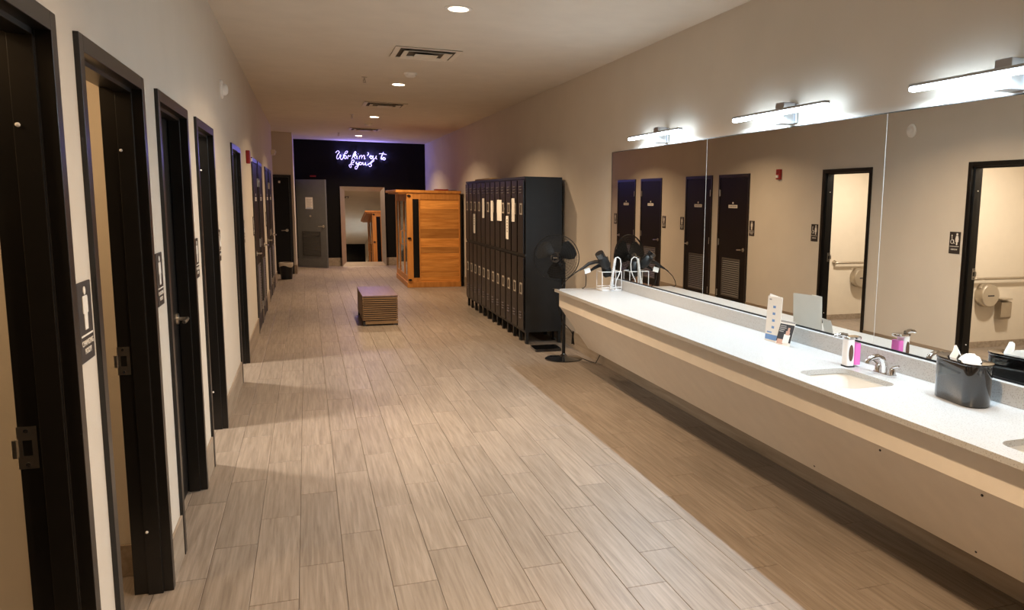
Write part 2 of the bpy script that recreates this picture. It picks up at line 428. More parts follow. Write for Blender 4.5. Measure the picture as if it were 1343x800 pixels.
def frame_parts(root, a, b_):
    stop = 0.016
    for name, y0, s_ in (('jamb', a, 1), ('jamb', b_, -1)):
        poly = [(-0.75, y0), (-0.60, y0), (-0.60, y0+s_*0.05), (-0.638, y0+s_*0.05), (-0.638, y0+s_*(0.05+stop)), (-0.695, y0+s_*(0.05+stop)), (-0.695, y0+s_*0.05), (-0.75, y0+s_*0.05)]
        MB().prism(poly, 2, 0.0, ZH).build(name, 'frame_black', root, bevel=0.0015)
    poly = [(-0.75, ZH), (-0.60, ZH), (-0.60, ZH-0.05), (-0.638, ZH-0.05), (-0.638, ZH-0.05-stop), (-0.695, ZH-0.05-stop), (-0.695, ZH-0.05), (-0.75, ZH-0.05)]
    MB().prism(poly, 1, a+0.05, b_-0.05).build('head', 'frame_black', root, bevel=0.0015)
def louver_panel(parent, x, y0, y1, z0, z1, mat, n=17, depth=0.01, axis='x'):
    fr = MB(); sl = MB(); t = 0.022
    def B(mb, p0, p1, q0, q1, o0, o1):
        if axis == 'x': mb.box(x+o0, x+o1, p0, p1, q0, q1)
        else: mb.box(p0, p1, x-o1, x-o0, q0, q1)
    B(fr, y0, y1, z0, z0+t, 0, depth); B(fr, y0, y1, z1-t, z1, 0, depth); B(fr, y0, y0+t, z0+t, z1-t, 0, depth); B(fr, y1-t, y1, z0+t, z1-t, 0, depth)
    f = fr.build('louver_frame', mat, parent)
    st = (z1-z0-2*t)/n
    for i in range(n):
        za = z0+t+st*i
        if axis == 'x':
            sl.prism([(x+0.0005, za+st*0.22), (x+depth, za+st*0.02), (x+depth, za+st*0.16), (x+0.0005, za+st*0.56)], 1, y0+t, y1-t)
        else:
            sl.prism([(x-0.0005, za+st*0.22), (x-depth, za+st*0.02), (x-depth, za+st*0.16), (x-0.0005, za+st*0.56)], 0, y0+t, y1-t)
    sl.build('louver_slats', mat, f, kind='stuff')
def strike(root, y, far=True):
    s_ = -1 if far else 1
    p = MB()
    x0, x1 = -0.752, -0.706; t = 0.002
    for zz in ((0.972, 1.008), (1.052, 1.090)): p.box(x0, x1, y, y+s_*t, *zz)
    p.box(x0, x0+0.012, y, y+s_*t, 1.008, 1.052); p.box(x1-0.012, x1, y, y+s_*t, 1.008, 1.052)
    p.box(x0-0.010, x0, y-0.001, y+s_*0.010, 1.005, 1.055)
    o = p.build('strike_plate', 'nickel', root)
    MB().cyl((-0.73, y+s_*0.001, 1.078), (-0.73, y+s_*0.004, 1.078), 0.006, n=10).cyl((-0.73, y+s_*0.001, 0.984), (-0.73, y+s_*0.004, 0.984), 0.006, n=10).build('screw_heads', 'chrome', o)
desc = ['nearest open door frame at the left, changing room', 'second door frame at the left, open with warm lit room behind', 'third door frame at the left with closed black door', 'fourth door frame at the left, open restroom seen in the mirror',
        'fifth door frame at the left just before the red alarm', 'closed louvered black door just past the red alarm', 'closed louvered black door, seventh at the left', 'closed louvered black door, eighth at the left', 'closed louvered black door, last at the left']
for i, (a, b_) in enumerate(DOORS):
    root = struct(empty('door_%d' % (i+1), (0, 0, 0)), desc[i], 'door')
    frame_parts(root, a, b_)
    if i in (0, 1, 3, 4):          # open: leaf swung into the room on the near jamb
        lf = MB().box(-1.62, -0.755, a+0.060, a+0.104, 0.012, 2.12).build('door_leaf', 'door_black', root, bevel=0.002)
        strike(root, b_-0.05)
        MB().lathe([(0.0005, 0.010), (0.005, 0.007), (0.006, 0)], (0, 0, 0), 10).build('bumper', 'white_plastic', root).matrix_basis = Matrix.Translation((-0.685, b_-0.066, 1.89)) @ Matrix.Rotation(PI/2, 4, 'X')
        for zz in (0.285,):
            MB().lathe([(0.0005, 0.010), (0.005, 0.007), (0.006, 0)], (0, 0, 0), 10).build('bumper', 'white_plastic', root).matrix_basis = Matrix.Translation((-0.685, b_-0.066, zz)) @ Matrix.Rotation(PI/2, 4, 'X')
    elif i == 2:
        lf = MB().box(-0.742, -0.698, a+0.053, b_-0.053, 0.012, 2.13).build('door_leaf', 'door_black', root, bevel=0.002)
        lever(lf, -0.698, b_-0.125, 1.03, 1, -1)
    else:
        lf = MB().box(-0.650, -0.606, a+0.053, b_-0.053, 0.012, 2.13).build('door_leaf', 'door_black', root, bevel=0.002)
        near = i in (5, 7)          # handle on the near side, hinges on the far one
        ly = a+0.125 if near else b_-0.125
        lever(lf, -0.606, ly, 1.00, 1, 1 if near else -1)
        yc = (a+b_)/2
        louver_panel(lf, -0.606, yc-0.29, yc+0.29, 0.22, 0.84, 'louver_bronze')
        hy = b_-0.052 if near else a+0.052
        for hz in (0.25, 1.09, 1.89):
            MB().cyl((-0.598, hy, hz-0.055), (-0.598, hy, hz+0.055), 0.008, n=10).box(-0.606, -0.600, hy-0.02, hy+0.02, hz-0.05, hz+0.05).build('hinge', 'nickel', root)
        pl = MB().box(-0.606, -0.603, yc-0.14, yc+0.14, 1.65, 1.70).build('name_plate', 'sign_white', lf)
        for k in range(5):
            MB().box(-0.603, -0.6025, yc-0.11+k*0.046, yc-0.08+k*0.046, 1.664, 1.686).build('letter_mark', 'ink_grey', pl)
        MB().box(-0.606, -0.603, yc-0.018, yc+0.018, 1.715, 1.745).build('emblem_tab', 'sign_white', lf)

# closed black door in the alcove wall
root = struct(empty('door_10'), 'black door with a lever in the alcove at the far left', 'door')
MB().box(-1.25, -1.20, 19.08, 19.20, 0, 2.18).build('jamb', 'frame_black', root)
MB().box(-0.35, -0.30, 19.08, 19.20, 0, 2.18).build('jamb', 'frame_black', root)
MB().box(-1.20, -0.35, 19.08, 19.20, 2.13, 2.18).build('head', 'frame_black', root)
lf = MB().box(-1.197, -0.353, 19.10, 19.145, 0.012, 2.125).build('door_leaf', 'door_black', root)
lever(lf, -0.42, 19.10, 0.97, 1, -1, axis='y')
MB().box(-0.56, -0.52, 19.094, 19.10, 2.0, 2.05).build('sticker', 'sign_white', lf)
# grey door standing ajar at the end wall
root = struct(empty('door_11', (-0.215, 21.06, 0.0), rz=-math.radians(42)), 'grey door ajar at the end wall with a louver and paper notice', 'door')
lf = MB().box(0.0, 0.88, -0.022, 0.022, 0.012, 2.125).build('door_leaf', 'door_grey', root, bevel=0.002)
louver_panel(lf, -0.022, 0.15, 0.70, 0.28, 0.88, 'louver_grey', axis='y', n=15)
lever(lf, 0.80, -0.022, 1.01, 1, -1, axis='y')
MB().cyl((0.42, -0.022, 1.25), (0.42, -0.040, 1.25), 0.026, 0.022, 18).cyl((0.42, -0.040, 1.25), (0.42, -0.048, 1.25), 0.010, n=10).build('deadbolt', 'nickel', lf)
nt_ = MB().box(0.28, 0.50, -0.0245, -0.0222, 1.42, 1.70).build('paper_notice', 'paper', lf)
for k in range(6): MB().box(0.31, 0.47-0.02*(k % 2), -0.0252, -0.0245, 1.65-k*0.035, 1.658-k*0.035).build('text_line', 'ink_grey', nt_)
MB().box(0.30, 0.48, -0.0252, -0.0245, 1.43, 1.447).build('text_line', 'ink_blue', nt_)

# ================================================================== LIGHT FITTINGS ON THE CEILING
DL = [(1.04, -2.40), (1.06, 1.84), (1.085, 6.08), (1.10, 10.32), (1.14, 14.60), (1.155, 19.20)]
DLN = ['round recessed downlight behind the viewer', 'round recessed downlight overhead, above the top of the picture', 'nearest visible round recessed downlight, in front of the first vent', 'second round recessed downlight, just past the white smoke detector', 'third round recessed downlight, past the second vent', 'farthest round recessed downlight, nearest the black end wall']
for (x, y), lb in zip(DL, DLN):
    r = thing('downlight', lb, 'light', (x, y, ZC), group='recessed downlights along the corridor')
    MB().lathe([(0.070, -0.001), (0.073, -0.007), (0.090, -0.009), (0.101, -0.004), (0.101, -0.0005)], n=36).build('trim_ring', 'white_plastic', r)
    MB().lathe([(0.0675, -0.0075), (0.0675, -0.010)], n=36).build('lens', 'downlight_lens', r)
    lamp_area('downlight_lamp', r, (0, 0, -0.012), 0.13, DOWNLIGHT_W, WARM, spread=math.radians(138))
VL = ['nearest square ceiling air vent, before the smoke detector', 'middle square ceiling air vent between two downlights', 'farthest square ceiling air vent, near the neon sign']
for (x, y), lb in zip([(1.115, 8.05), (1.14, 12.64), (1.16, 17.35)], VL):
    r = thing('air_vent', lb, 'vent', (x, y, ZC), group='square ceiling air vents')
    H = 0.305
    def ring(mb, h0, h1, z0, z1):
        a = [(-h0,-h0,z0),(h0,-h0,z0),(h0,h0,z0),(-h0,h0,z0)]; c = [(-h1,-h1,z1),(h1,-h1,z1),(h1,h1,z1),(-h1,h1,z1)]
        d = [(p[0],p[1],p[2]+0.004) for p in a]; e_ = [(p[0],p[1],p[2]+0.004) for p in c]
        fs = []
        for i in range(4):
            j = (i+1) % 4; fs += [(i,j,4+j,4+i),(8+j,8+i,12+i,12+j),(i,8+i,8+j,j),(4+i,4+j,12+j,12+i)]
        mb.face_list(a+c+d+e_, fs)
    MB().box(-0.26, 0.26, -0.26, 0.26, -0.004, -0.0005).build('backing', 'vent_dark', r)
    mb = MB(); ring(mb, H, 0.255, -0.010, -0.012); ring(mb, H, H-0.001, -0.010, -0.0045); mb.build('frame', 'vent_metal', r)
    for h0, h1 in ((0.222, 0.165),):
        mb = MB(); ring(mb, h0, h1, -0.030, -0.012); mb.build('louver_ring', 'vent_metal', r)
    MB().box(-0.105, 0.105, -0.105, 0.105, -0.034, -0.029).build('centre_plate', 'vent_metal', r)
for (x, y), lb in zip([(1.13, 9.36), (1.138, 15.99)], ['white round smoke detector beyond the nearest vent', 'dim round smoke detector between the two farthest vents']):
    r = thing('smoke_detector', lb, 'smoke detector', (x, y, ZC))
    MB().lathe([(0.075, -0.0005), (0.075, -0.012), (0.068, -0.018)], n=28).build('base_plate', 'white_plastic', r)
    MB().lathe([(0.062, -0.018), (0.058, -0.035), (0.042, -0.046), (0.0, -0.048)], n=28).build('cover', 'white_plastic', r)
for (x, y), lb in zip([(0.675, 9.91), (0.76, 14.40), (0.70, 18.60)], ['nearest fire sprinkler head hanging from the ceiling', 'middle fire sprinkler head hanging from the ceiling', 'farthest fire sprinkler head hanging from the ceiling']):
    r = thing('sprinkler', lb, 'sprinkler', (x, y, ZC), group='ceiling sprinklers')
    MB().lathe([(0.032, -0.0005), (0.030, -0.006), (0.012, -0.008)], n=20).build('escutcheon', 'steel', r)
    MB().cyl((0, 0, -0.006), (0, 0, -0.04), 0.008, n=10).tube([(-0.012, 0, -0.03), (-0.014, 0, -0.05), (0, 0, -0.062)], 0.003, 6).tube([(0.012, 0, -0.03), (0.014, 0, -0.05), (0, 0, -0.062)], 0.003, 6).build('sprinkler_body', 'steel', r)
    MB().lathe([(0.020, -0.062), (0.022, -0.065), (0.0, -0.067)], n=16).build('deflector', 'steel', r)
# lamps of the small rooms
for (y, lb) in ((1.95, 'ceiling lamp of the nearest changing room'), (3.32, 'ceiling lamp of the second changing room'), (6.2, 'ceiling lamp of the first restroom'), (8.7, 'ceiling lamp of the second restroom')):
    x = -1.55
    r = thing('room_lamp', lb, 'light', (x, y, 2.6), group='lamps inside the small rooms')
    MB().lathe([(0.15, -0.0005), (0.155, -0.02), (0.14, -0.03)], n=28).build('lamp_body', 'white_plastic', r)
    MB().lathe([(0.135, -0.03), (0.12, -0.05), (0.0, -0.06)], n=28).build('lens', 'room_lens', r)
    lamp_area('room_bulb', r, (0, 0, -0.066), 0.24, CHANGE_W if y < 5 else REST_W, ROOMWARM if y < 5 else RESTWARM)

# ================================================================== VANITY
# mirror panels on the right wall
SE = [-0.60, 1.45, 3.50, 5.545, 7.593]
ML = ['large frameless wall mirror panel behind the viewer', 'large frameless wall mirror panel above the tissue box', 'large frameless wall mirror panel with the standing leaflets', 'large frameless wall mirror panel at the hair dryers, farthest']
for k in range(4):
    MBm = MB().box(XR-0.007, XR-0.001, SE[k]+0.002, SE[k+1]-0.002, ZM0, ZM1)
    o = MBm.build('wall_mirror', 'mirror_glass'); tag(o, ML[k], 'mirror', 'vanity mirror panels')
for k in (1, 2, 3):
    o = MB().box(XR-0.0075, XR-0.0005, SE[k]-0.0019, SE[k]+0.0019, ZM0, ZM1).build('mirror_seam', 'mirror_seam'); tag(o, ['', 'seam between mirror panels beyond the right edge', 'pale vertical mirror seam above the soap dispenser', 'pale vertical mirror seam crossing the seventh door reflection'][k], 'seam', 'mirror seams')
o = MB().box(XR-0.010, XR-0.0005, SE[0], SE[-1], ZM0-0.010, ZM0-0.0005).build('mirror_channel', 'black_plastic')
tag(o, 'thin black channel along the bottom of the wall mirror', 'trim')
o = MB().box(XR-0.009, XR-0.0005, SE[0], SE[-1], ZM1+0.0005, ZM1+0.005).box(XR-0.009, XR-0.0005, SE[-1], SE[-1]+0.005, ZM0-0.01, ZM1+0.005).build('mirror_edge', 'black_plastic')
tag(o, 'thin dark edge along the top and end of the wall mirror', 'trim')

# worktop with two under-mounted basins
Y0C, Y1C, XCF, XCB = -0.4, 7.47, 2.247, XR-0.0004
van = thing('vanity_counter', 'long white quartz vanity counter with sloped beige front panel', 'counter', ((XCF+XCB)/2, Y0C, 0.0))
VX, VY = van.location[0], van.location[1]
def vl(mb):                         # world to local of the vanity
    mb.v = [(x-VX, y-VY, z) for x, y, z in mb.v]; return mb
SINKS = [(3.02, 3.45), (1.72, 2.15)]; SX0, SX1 = 2.352, 2.655; SR = 0.06
top = MB(); ZT0 = ZCT-0.026
ys = [Y0C]
for s0, s1 in sorted(SINKS): ys += [s0-0.1, s1+0.1]
ys.append(Y1C)
for k in range(len(ys)-1):
    y0, y1 = ys[k], ys[k+1]
    hit = [s_ for s_ in SINKS if y0 < s_[0] < y1]
    if hit:
        hole = rrect(SX0, SX1, hit[0][0], hit[0][1], SR, 6)
        outer = [(XCF, y0), (XCB, y0), (XCB, y1), (XCF, y1)]
        tri = tessellate_polygon([[Vector((*p, 0)) for p in outer], [Vector((*p, 0)) for p in hole]])
        top.face_list([(*p, ZCT) for p in outer+hole], tri)
        n = len(hole)
        top.face_list([(*p, ZCT) for p in hole]+[(*p, ZT0) for p in hole], [(i, (i+1) % n, n+(i+1) % n, n+i) for i in range(n)], True)
    else:
        top.face_list([(XCF,y0,ZCT),(XCB,y0,ZCT),(XCB,y1,ZCT),(XCF,y1,ZCT)], [(0,1,2,3)])
top.face_list([(XCF,Y0C,ZT0),(XCF,Y1C,ZT0),(XCF,Y1C,ZCT),(XCF,Y0C,ZCT)], [(0,1,2,3)])
top.face_list([(XCF,Y1C,ZT0),(XCB,Y1C,ZT0),(XCB,Y1C,ZCT),(XCF,Y1C,ZCT)], [(0,1,2,3)])
top.face_list([(XCF,Y0C,ZT0),(XCB,Y0C,ZT0),(XCB,Y0C,ZCT),(XCF,Y0C,ZCT)], [(0,3,2,1)])
top.face_list([(XCF,Y0C,ZT0),(SX0-0.02,Y0C,ZT0),(SX0-0.02,Y1C,ZT0),(XCF,Y1C,ZT0)], [(0,3,2,1)])
vl(top).build('worktop', 'quartz', van)
vl(MB().box(2.851, XR-0.0004, Y0C, Y1C-0.03, ZCT+0.0003, 0.957)).build('backsplash', 'quartz', van, bevel=0.002)
AX = 2.290
vl(MB().prism([(AX, ZT0-0.0005), (AX, 0.688), (AX+0.02, 0.688), (AX+0.02, ZT0-0.0005)], 1, Y0C, Y1C-0.02)).build('apron_panel', 'apron_paint', van)
vl(MB().prism([(AX+0.003, 0.688), (2.600, 0.250), (2.622, 0.256), (AX+0.028, 0.688)], 1, Y0C, Y1C-0.02)).build('sloped_panel', 'apron_paint', van)
for yy in (7.30, 5.3, 2.72, 0.7):
    vl(MB().prism([(AX+0.022, ZT0-0.0005), (AX+0.030, 0.69), (2.62, 0.27), (XR-0.013, 0.27), (XR-0.013, 0.45), (XR-0.013, ZT0-0.12)], 1, yy-0.02, yy+0.02)).build('support_bracket', 'apron_paint', van)
for s0, s1 in SINKS:
    bz = MB(); rings = [(0.0, ZT0), (0.004, ZT0-0.02), (0.02, ZT0-0.09), (0.07, ZT0-0.125)]
    loops = []
    for d, z in rings: loops.append([(*p, z) for p in rrect(SX0-0.006+d, SX1+0.006-d, s0-0.006+d, s1+0.006-d, max(0.03, SR-d*0.3), 6)])
    n = len(loops[0]); vs = [p for l in loops for p in l]; fs = []
    for k in range(len(loops)-1):
        for i in range(n): j = (i+1) % n; fs.append((k*n+i, k*n+j, (k+1)*n+j, (k+1)*n+i))
    fs.append(tuple((len(loops)-1)*n+i for i in range(n)))
    bz.face_list(vs, fs, True)
    ba = vl(bz).build('sink_basin', 'ceramic', van)
    vl(MB().lathe([(0.022, ZT0-0.124), (0.024, ZT0-0.120), (0.012, ZT0-0.1195)], ((SX0+SX1)/2, (s0+s1)/2, 0), 18)).build('drain', 'chrome', ba)
for (y, z) in ((2.15, 0.66), (2.72, 0.66), (2.40, 0.29), (3.55, 0.29)):
    t = (0.688-z)/(0.688-0.25); x = AX+0.003+(2.60-AX)*t-0.001
    vl(MB().cyl((x, y, z), (x-0.004, y, z-0.002), 0.005, n=8)).build('screw_head', 'ink', van)

# vanity light bars above the mirror
VB = [(6.31, 'farthest LED vanity light bar, above the hair dryers'), (4.40, 'middle LED vanity light bar above the mirror'), (2.67, 'nearest LED vanity light bar, cut by the right edge')]
for y, lb in VB:
    r = thing('vanity_light', lb, 'light', (XR, y, 2.285), group='vanity light bars')
    MB().box(-0.020, -0.0005, -0.062, 0.062, -0.060, 0.060).build('wall_plate', 'aluminium', r, bevel=0.003)
    MB().box(-0.104, -0.020, -0.046, 0.046, -0.066, 0.066).build('arm_block', 'aluminium', r, bevel=0.004)
    MB().box(-0.145, -0.105, -0.525, 0.525, 0.008, 0.022).build('bar_housing', 'aluminium', r, bevel=0.002)
    MB().box(-0.146, -0.108, -0.522, 0.522, -0.014, 0.0075).build('diffuser', 'vanity_diffuser', r, bevel=0.006)
    lamp_area('vanity_led', r, (-0.128, 0, -0.016), 0.030, VANITY_W, COOL, rot=(0, math.radians(10), 0), shape='RECTANGLE', sy=1.03)

# faucets
def faucet(y, lb):
    r = thing('faucet', lb, 'faucet', (2.745, y, ZCT), group='sink faucets')
    MB().prism(rrect(-0.028, 0.028, -0.075, 0.075, 0.026, 5), 2, 0.0003, 0.012).build('deck_plate', 'chrome', r, bevel=0.002)
    MB().tube([(0, 0, 0.008), (-0.002, 0, 0.05), (-0.02, 0, 0.085), (-0.055, 0, 0.100), (-0.095, 0, 0.092), (-0.112, 0, 0.075)], 0.013, 12, taper=[0.020, 0.017, 0.015, 0.014, 0.013, 0.013]).build('spout', 'chrome', r)
    MB().cyl((-0.112, 0, 0.078), (-0.114, 0, 0.066), 0.011, n=12).build('aerator', 'steel', r)
    for s_ in (-1, 1):
        h = MB().lathe([(0.017, 0.011), (0.015, 0.04), (0.010, 0.046)], (0, s_*0.055, 0), 16).build('handle_base', 'chrome', r)
        MB().tube([(0, s_*0.055, 0.046), (-0.002, s_*0.075, 0.056), (-0.004, s_*0.105, 0.066)], 0.006, 8, taper=[0.008, 0.006, 0.005]).build('lever', 'chrome', h)
faucet(3.235, 'chrome faucet beside the clear soap dispenser')
faucet(1.935, 'chrome faucet beyond the black tissue box, at the second sink')

# soap dispenser
r = thing('soap_dispenser', 'chrome and clear soap dispenser with pink soap behind the sink', 'soap dispenser', (2.715, 3.475, ZCT), rz=math.radians(-6))
MB().prism(rrect(-0.045, 0.012, -0.034, 0.034, 0.016, 5), 2, 0.0003, 0.006).build('foot', 'ink', r)
MB().prism(rrect(-0.042, 0.006, -0.032, 0.032, 0.015, 5), 2, 0.006, 0.150, True).build('body', 'clear_plastic', r, bevel=0.003)
MB().prism(rrect(0.0065, 0.042, -0.030, 0.030, 0.008, 5), 2, 0.012, 0.128, True).build('soap_tank', 'pink_soap', r)
MB().prism(rrect(-0.046, 0.044, -0.035, 0.035, 0.016, 5), 2, 0.150, 0.165, True).build('lid', 'chrome', r, bevel=0.003)
MB().tube([(-0.030, 0, 0.168), (-0.06, 0, 0.176), (-0.095, 0, 0.172), (-0.110, 0, 0.166)], 0.010, 10, taper=[0.012, 0.011, 0.009, 0.007]).build('pump_spout', 'chrome', r)
mb = MB(); pts = [(0.013*math.cos(t), 0.045*math.sin(t)) for t in [2*PI*i/20 for i in range(20)]]
mb.prism([(-0.020+p[0], 0.078+p[1]) for p in pts], 1, -0.0345, -0.0315); mb.build('level_window', 'amber_lens', r)

# tissue box
r = thing('tissue_box', 'glossy black oval tissue box with white tissues on the counter', 'tissue box', (2.715, 2.685, ZCT), rz=math.radians(-7))
def stadium(hx, hy, n=10):
    return rrect(-hx, hx, -hy, hy, hx*0.98, n)
sect = [(0.062, 0.142, 0.0003), (0.0665, 0.1465, 0.006), (0.067, 0.147, 0.180), (0.071, 0.151, 0.184), (0.071, 0.151, 0.192)]
vs = []; fs = []
for hx, hy, z in sect: vs += [(*p, z) for p in stadium(hx, hy)]
n = len(stadium(0.06, 0.13))
for k in range(len(sect)-1):
    for i in range(n): j = (i+1) % n; fs.append((k*n+i, k*n+j, (k+1)*n+j, (k+1)*n+i))
fs.append(tuple(range(n)))
MB().face_list(vs, fs, True).build('box_body', 'black_gloss', r)
lid = stadium(0.070, 0.150); hole = stadium(0.030, 0.085)
MB().face_list([(*p, 0.192) for p in lid]+[(*p, 0.190) for p in hole]+[(*p, 0.15) for p in hole], [(i, (i+1) % n, n+(i+1) % n, n+i) for i in range(n)]+[(n+i, n+(i+1) % n, 2*n+(i+1) % n, 2*n+i) for i in range(n)]+[tuple(2*n+i for i in range(n))]).build('lid', 'black_gloss', r)
def crumple(y0, y1, h, seed, lean=0.0, nx=5, ny=8):
    rr = random.Random(seed); vs = []; fs = []
    for i in range(nx):
        for j in range(ny):
            u, v = i/(nx-1)*2-1, j/(ny-1)*2-1
            z = 0.155+h*max(0, 1-abs(u)**1.5)*(1-0.35*abs(v)**3)+rr.uniform(-0.006, 0.006)
            vs.append((u*0.030+rr.uniform(-0.004, 0.004)+lean*(z-0.155), (y0+y1)/2+v*(y1-y0)/2+rr.uniform(-0.004, 0.004), z))
    for i in range(nx-1):
        for j in range(ny-1): fs.append((i*ny+j, (i+1)*ny+j, (i+1)*ny+j+1, i*ny+j+1))
    return MB().face_list(vs, fs, True)
o = crumple(-0.10, 0.035, 0.062, 3, 0.2).build('tissue', 'tissue', r, fix=False)
o = crumple(0.030, 0.075, 0.085, 8, -0.1, 5, 5).build('tissue', 'tissue', r, fix=False)

# standing leaflets
r = thing('leaflet', 'tall white leaflet with a blue foot standing on the counter', 'leaflet', (2.702, 4.325, ZCT))
def panel(mb, p, q, z0, z1, lean=(0.0, 0.0), t=0.0015):
    p, q = Vector((*p, 0)), Vector((*q, 0)); d = (q-p).normalized(); nn = Vector((d.y, -d.x, 0))*t/2; ln = Vector((*lean, 0))*(z1-z0)
    b0 = [p-nn, q-nn, q+nn, p+nn]
    mb.face_list([v+Vector((0, 0, z0)) for v in b0]+[v+ln+Vector((0, 0, z1)) for v in b0], [(0,3,2,1),(4,5,6,7),(0,1,5,4),(1,2,6,5),(2,3,7,6),(3,0,4,7)])
    return mb
A0, A1 = (0.0, 0.0), (0.018, -0.135)
panel(MB(), A0, A1, 0.0005, 0.285, (0.05, 0.0)).build('front_panel', 'paper', r)
panel(MB(), (0.021, -0.134), (0.075, 0.10), 0.0005, 0.285, (0.05, 0.0)).build('back_panel', 'paper', r)
def on_panel(u0, u1, z0, z1, name, mat, off=0.0016):
    def P(u, z): return (A0[0]+(A1[0]-A0[0])*u+0.05*(z-0.0005)-off, A0[1]+(A1[1]-A0[1])*u, z)
    vs = [P(u0,z0),P(u1,z0),P(u1,z1),P(u0,z1)]; vs += [(x+0.0006,y,z) for x,y,z in vs]
    return MB().face_list(vs, [(0,1,2,3),(7,6,5,4),(0,4,5,1),(1,5,6,2),(2,6,7,3),(3,7,4,0)]).build(name, mat, r)
on_panel(0.02, 0.98, 0.012, 0.045, 'blue_foot', 'ink_blue')
for k in range(4): on_panel(0.42, 0.60, 0.085+k*0.043, 0.100+k*0.043, 'print_mark', 'ink_blue')
on_panel(0.12, 0.45, 0.055, 0.063, 'print_mark', 'ink_blue'); on_panel(0.12, 0.28, 0.262, 0.270, 'print_mark', 'ink_grey')
r = thing('flyer', 'small dark flyer with a photo of a pale figure, beside the tall leaflet', 'flyer', (2.690, 4.185, ZCT))
def fl(u0, u1, v0, v1, name, mat, off):
    def P(u, v, o): return (0.0+0.022*u+0.04*v-o, 0.0-0.125*u, 0.0005+0.150*v)
    vs = [P(u0,v0,off),P(u1,v0,off),P(u1,v1,off),P(u0,v1,off)]+[P(u0,v0,off-0.001),P(u1,v0,off-0.001),P(u1,v1,off-0.001),P(u0,v1,off-0.001)]
    return MB().face_list(vs, [(0,1,2,3),(7,6,5,4),(0,4,5,1),(1,5,6,2),(2,6,7,3),(3,7,4,0)]).build(name, mat, r)
fl(0, 1, 0, 1, 'sheet', 'paper', 0.0)
fl(0.01, 0.99, 0.14, 0.86, 'dark_print', 'ink', 0.0008)
fl(0.01, 0.99, 0.92, 0.995, 'dark_band', 'ink_grey', 0.0008)
for k, l in enumerate((0.40, 0.44, 0.36, 0.30)): fl(0.06, 0.06+l, 0.76-k*0.075, 0.80-k*0.075, 'print_line', 'ink_grey', 0.0016)
fl(0.46, 0.86, 0.10, 0.46, 'figure_dress', 'paper', 0.0016); fl(0.54, 0.80, 0.44, 0.60, 'figure_shoulders', 'skin_print', 0.0017); fl(0.62, 0.76, 0.60, 0.74, 'figure_head', 'skin_print', 0.0016); fl(0.08, 0.5, 0.05, 0.24, 'figure_fabric', 'skin_print', 0.0014)

# hair dryer caddy with two dryers
r = thing('dryer_caddy', 'white wire hair dryer caddy at the far end of the counter', 'caddy', (2.745, 7.25, ZCT))
W = lambda x, z, y=0.0: (x-2.745, y, z-ZCT)
mb = MB().prism(rrect(-0.115, 0.098, -0.085, 0.085, 0.02, 4), 2, 0.0003, 0.012); mb.build('base_tray', 'white_wire', r, bevel=0.003)
MB().tube([(*p, 0.035) for p in rrect(-0.112, 0.095, -0.082, 0.082, 0.02, 4)], 0.0038, 8, closed=True).build('lower_ring', 'white_wire', r)
MB().tube([(*p, 0.185) for p in rrect(-0.112, 0.095, -0.082, 0.082, 0.02, 4)], 0.0038, 8, closed=True).build('upper_ring', 'white_wire', r)
for x, y in ((-0.108, -0.078), (0.092, -0.078), (-0.108, 0.078), (0.092, 0.078)):
    MB().tube([(x, y, 0.01), (x, y, 0.19)], 0.0038, 8).build('upright_wire', 'white_wire', r)
MB().tube([(0.0, -0.082, 0.012), (0.006, -0.080, 0.20), (0.012, -0.078, 0.29), (0.026, -0.078, 0.322), (0.050, -0.078, 0.328), (0.074, -0.078, 0.310), (0.084, -0.078, 0.265), (0.080, -0.078, 0.20), (0.062, -0.079, 0.15), (0.035, -0.08, 0.10), (0.028, -0.08, 0.05), (0.04, -0.08, 0.012)], 0.005, 8).build('hoop_wire', 'white_wire', r)
helix = []
for i in range(26*10+1):
    t = i/(26*10); q = 2*PI*26*t
    cx_, cz_ = -0.028+t*0.044, 0.018+t*0.295
    helix.append((cx_+0.0105*math.cos(q), -0.094+0.0105*math.sin(q), cz_))
MB().tube(helix, 0.0042, 6).build('coiled_cord', 'white_wire', r)
def dryer(lb, c, noz, hand, tagged):
    """c: tail of the barrel, noz: mouth, hand: points of the handle, all in world coordinates"""
    r_ = thing('hair_dryer', lb, 'hair dryer', c, group='hair dryers in the caddy')
    o_ = Vector(c); L_ = lambda p: Vector(p)-o_
    d = L_(noz).normalized(); ln = L_(noz).length
    prof = [(0.032, 0), (0.046, 0.02), (0.049, 0.06), (0.043, ln-0.05), (0.038, ln-0.045), (0.036, ln)]
    mb = MB().lathe(prof, n=22); q = Vector((0, 0, 1)).rotation_difference(d); mb.v = [tuple(q @ Vector(v)) for v in mb.v]
    bd = mb.build('barrel', 'black_plastic', r_)
    mb = MB().lathe([(0.042, ln-0.048), (0.044, ln-0.012), (0.042, ln+0.002), (0.030, ln+0.002)], n=22); mb.v = [tuple(q @ Vector(v)) for v in mb.v]
    mb.build('nozzle', 'black_gloss', bd)
    k = len(hand); MB().tube([L_(p) for p in hand], 0.018, 12, taper=[0.020-0.011*(i/(k-1))**2 for i in range(k)]).build('handle', 'black_plastic', r_)
    MB().tube([L_(hand[-1]), L_(hand[-1])+Vector((-0.02, 0.0, -0.012)), L_(hand[-1])+Vector((-0.045, 0.005, -0.03))], 0.006, 8).build('strain_relief', 'black_plastic', r_)
    return r_
dA = dryer('black hair dryer with its handle pointing left over the counter end', (2.700, 7.212, 1.090), (2.600, 7.170, 1.228), [(2.652, 7.20, 1.145), (2.59, 7.24, 1.140), (2.525, 7.25, 1.122), (2.473, 7.25, 1.085), (2.43, 7.25, 1.062)], False)
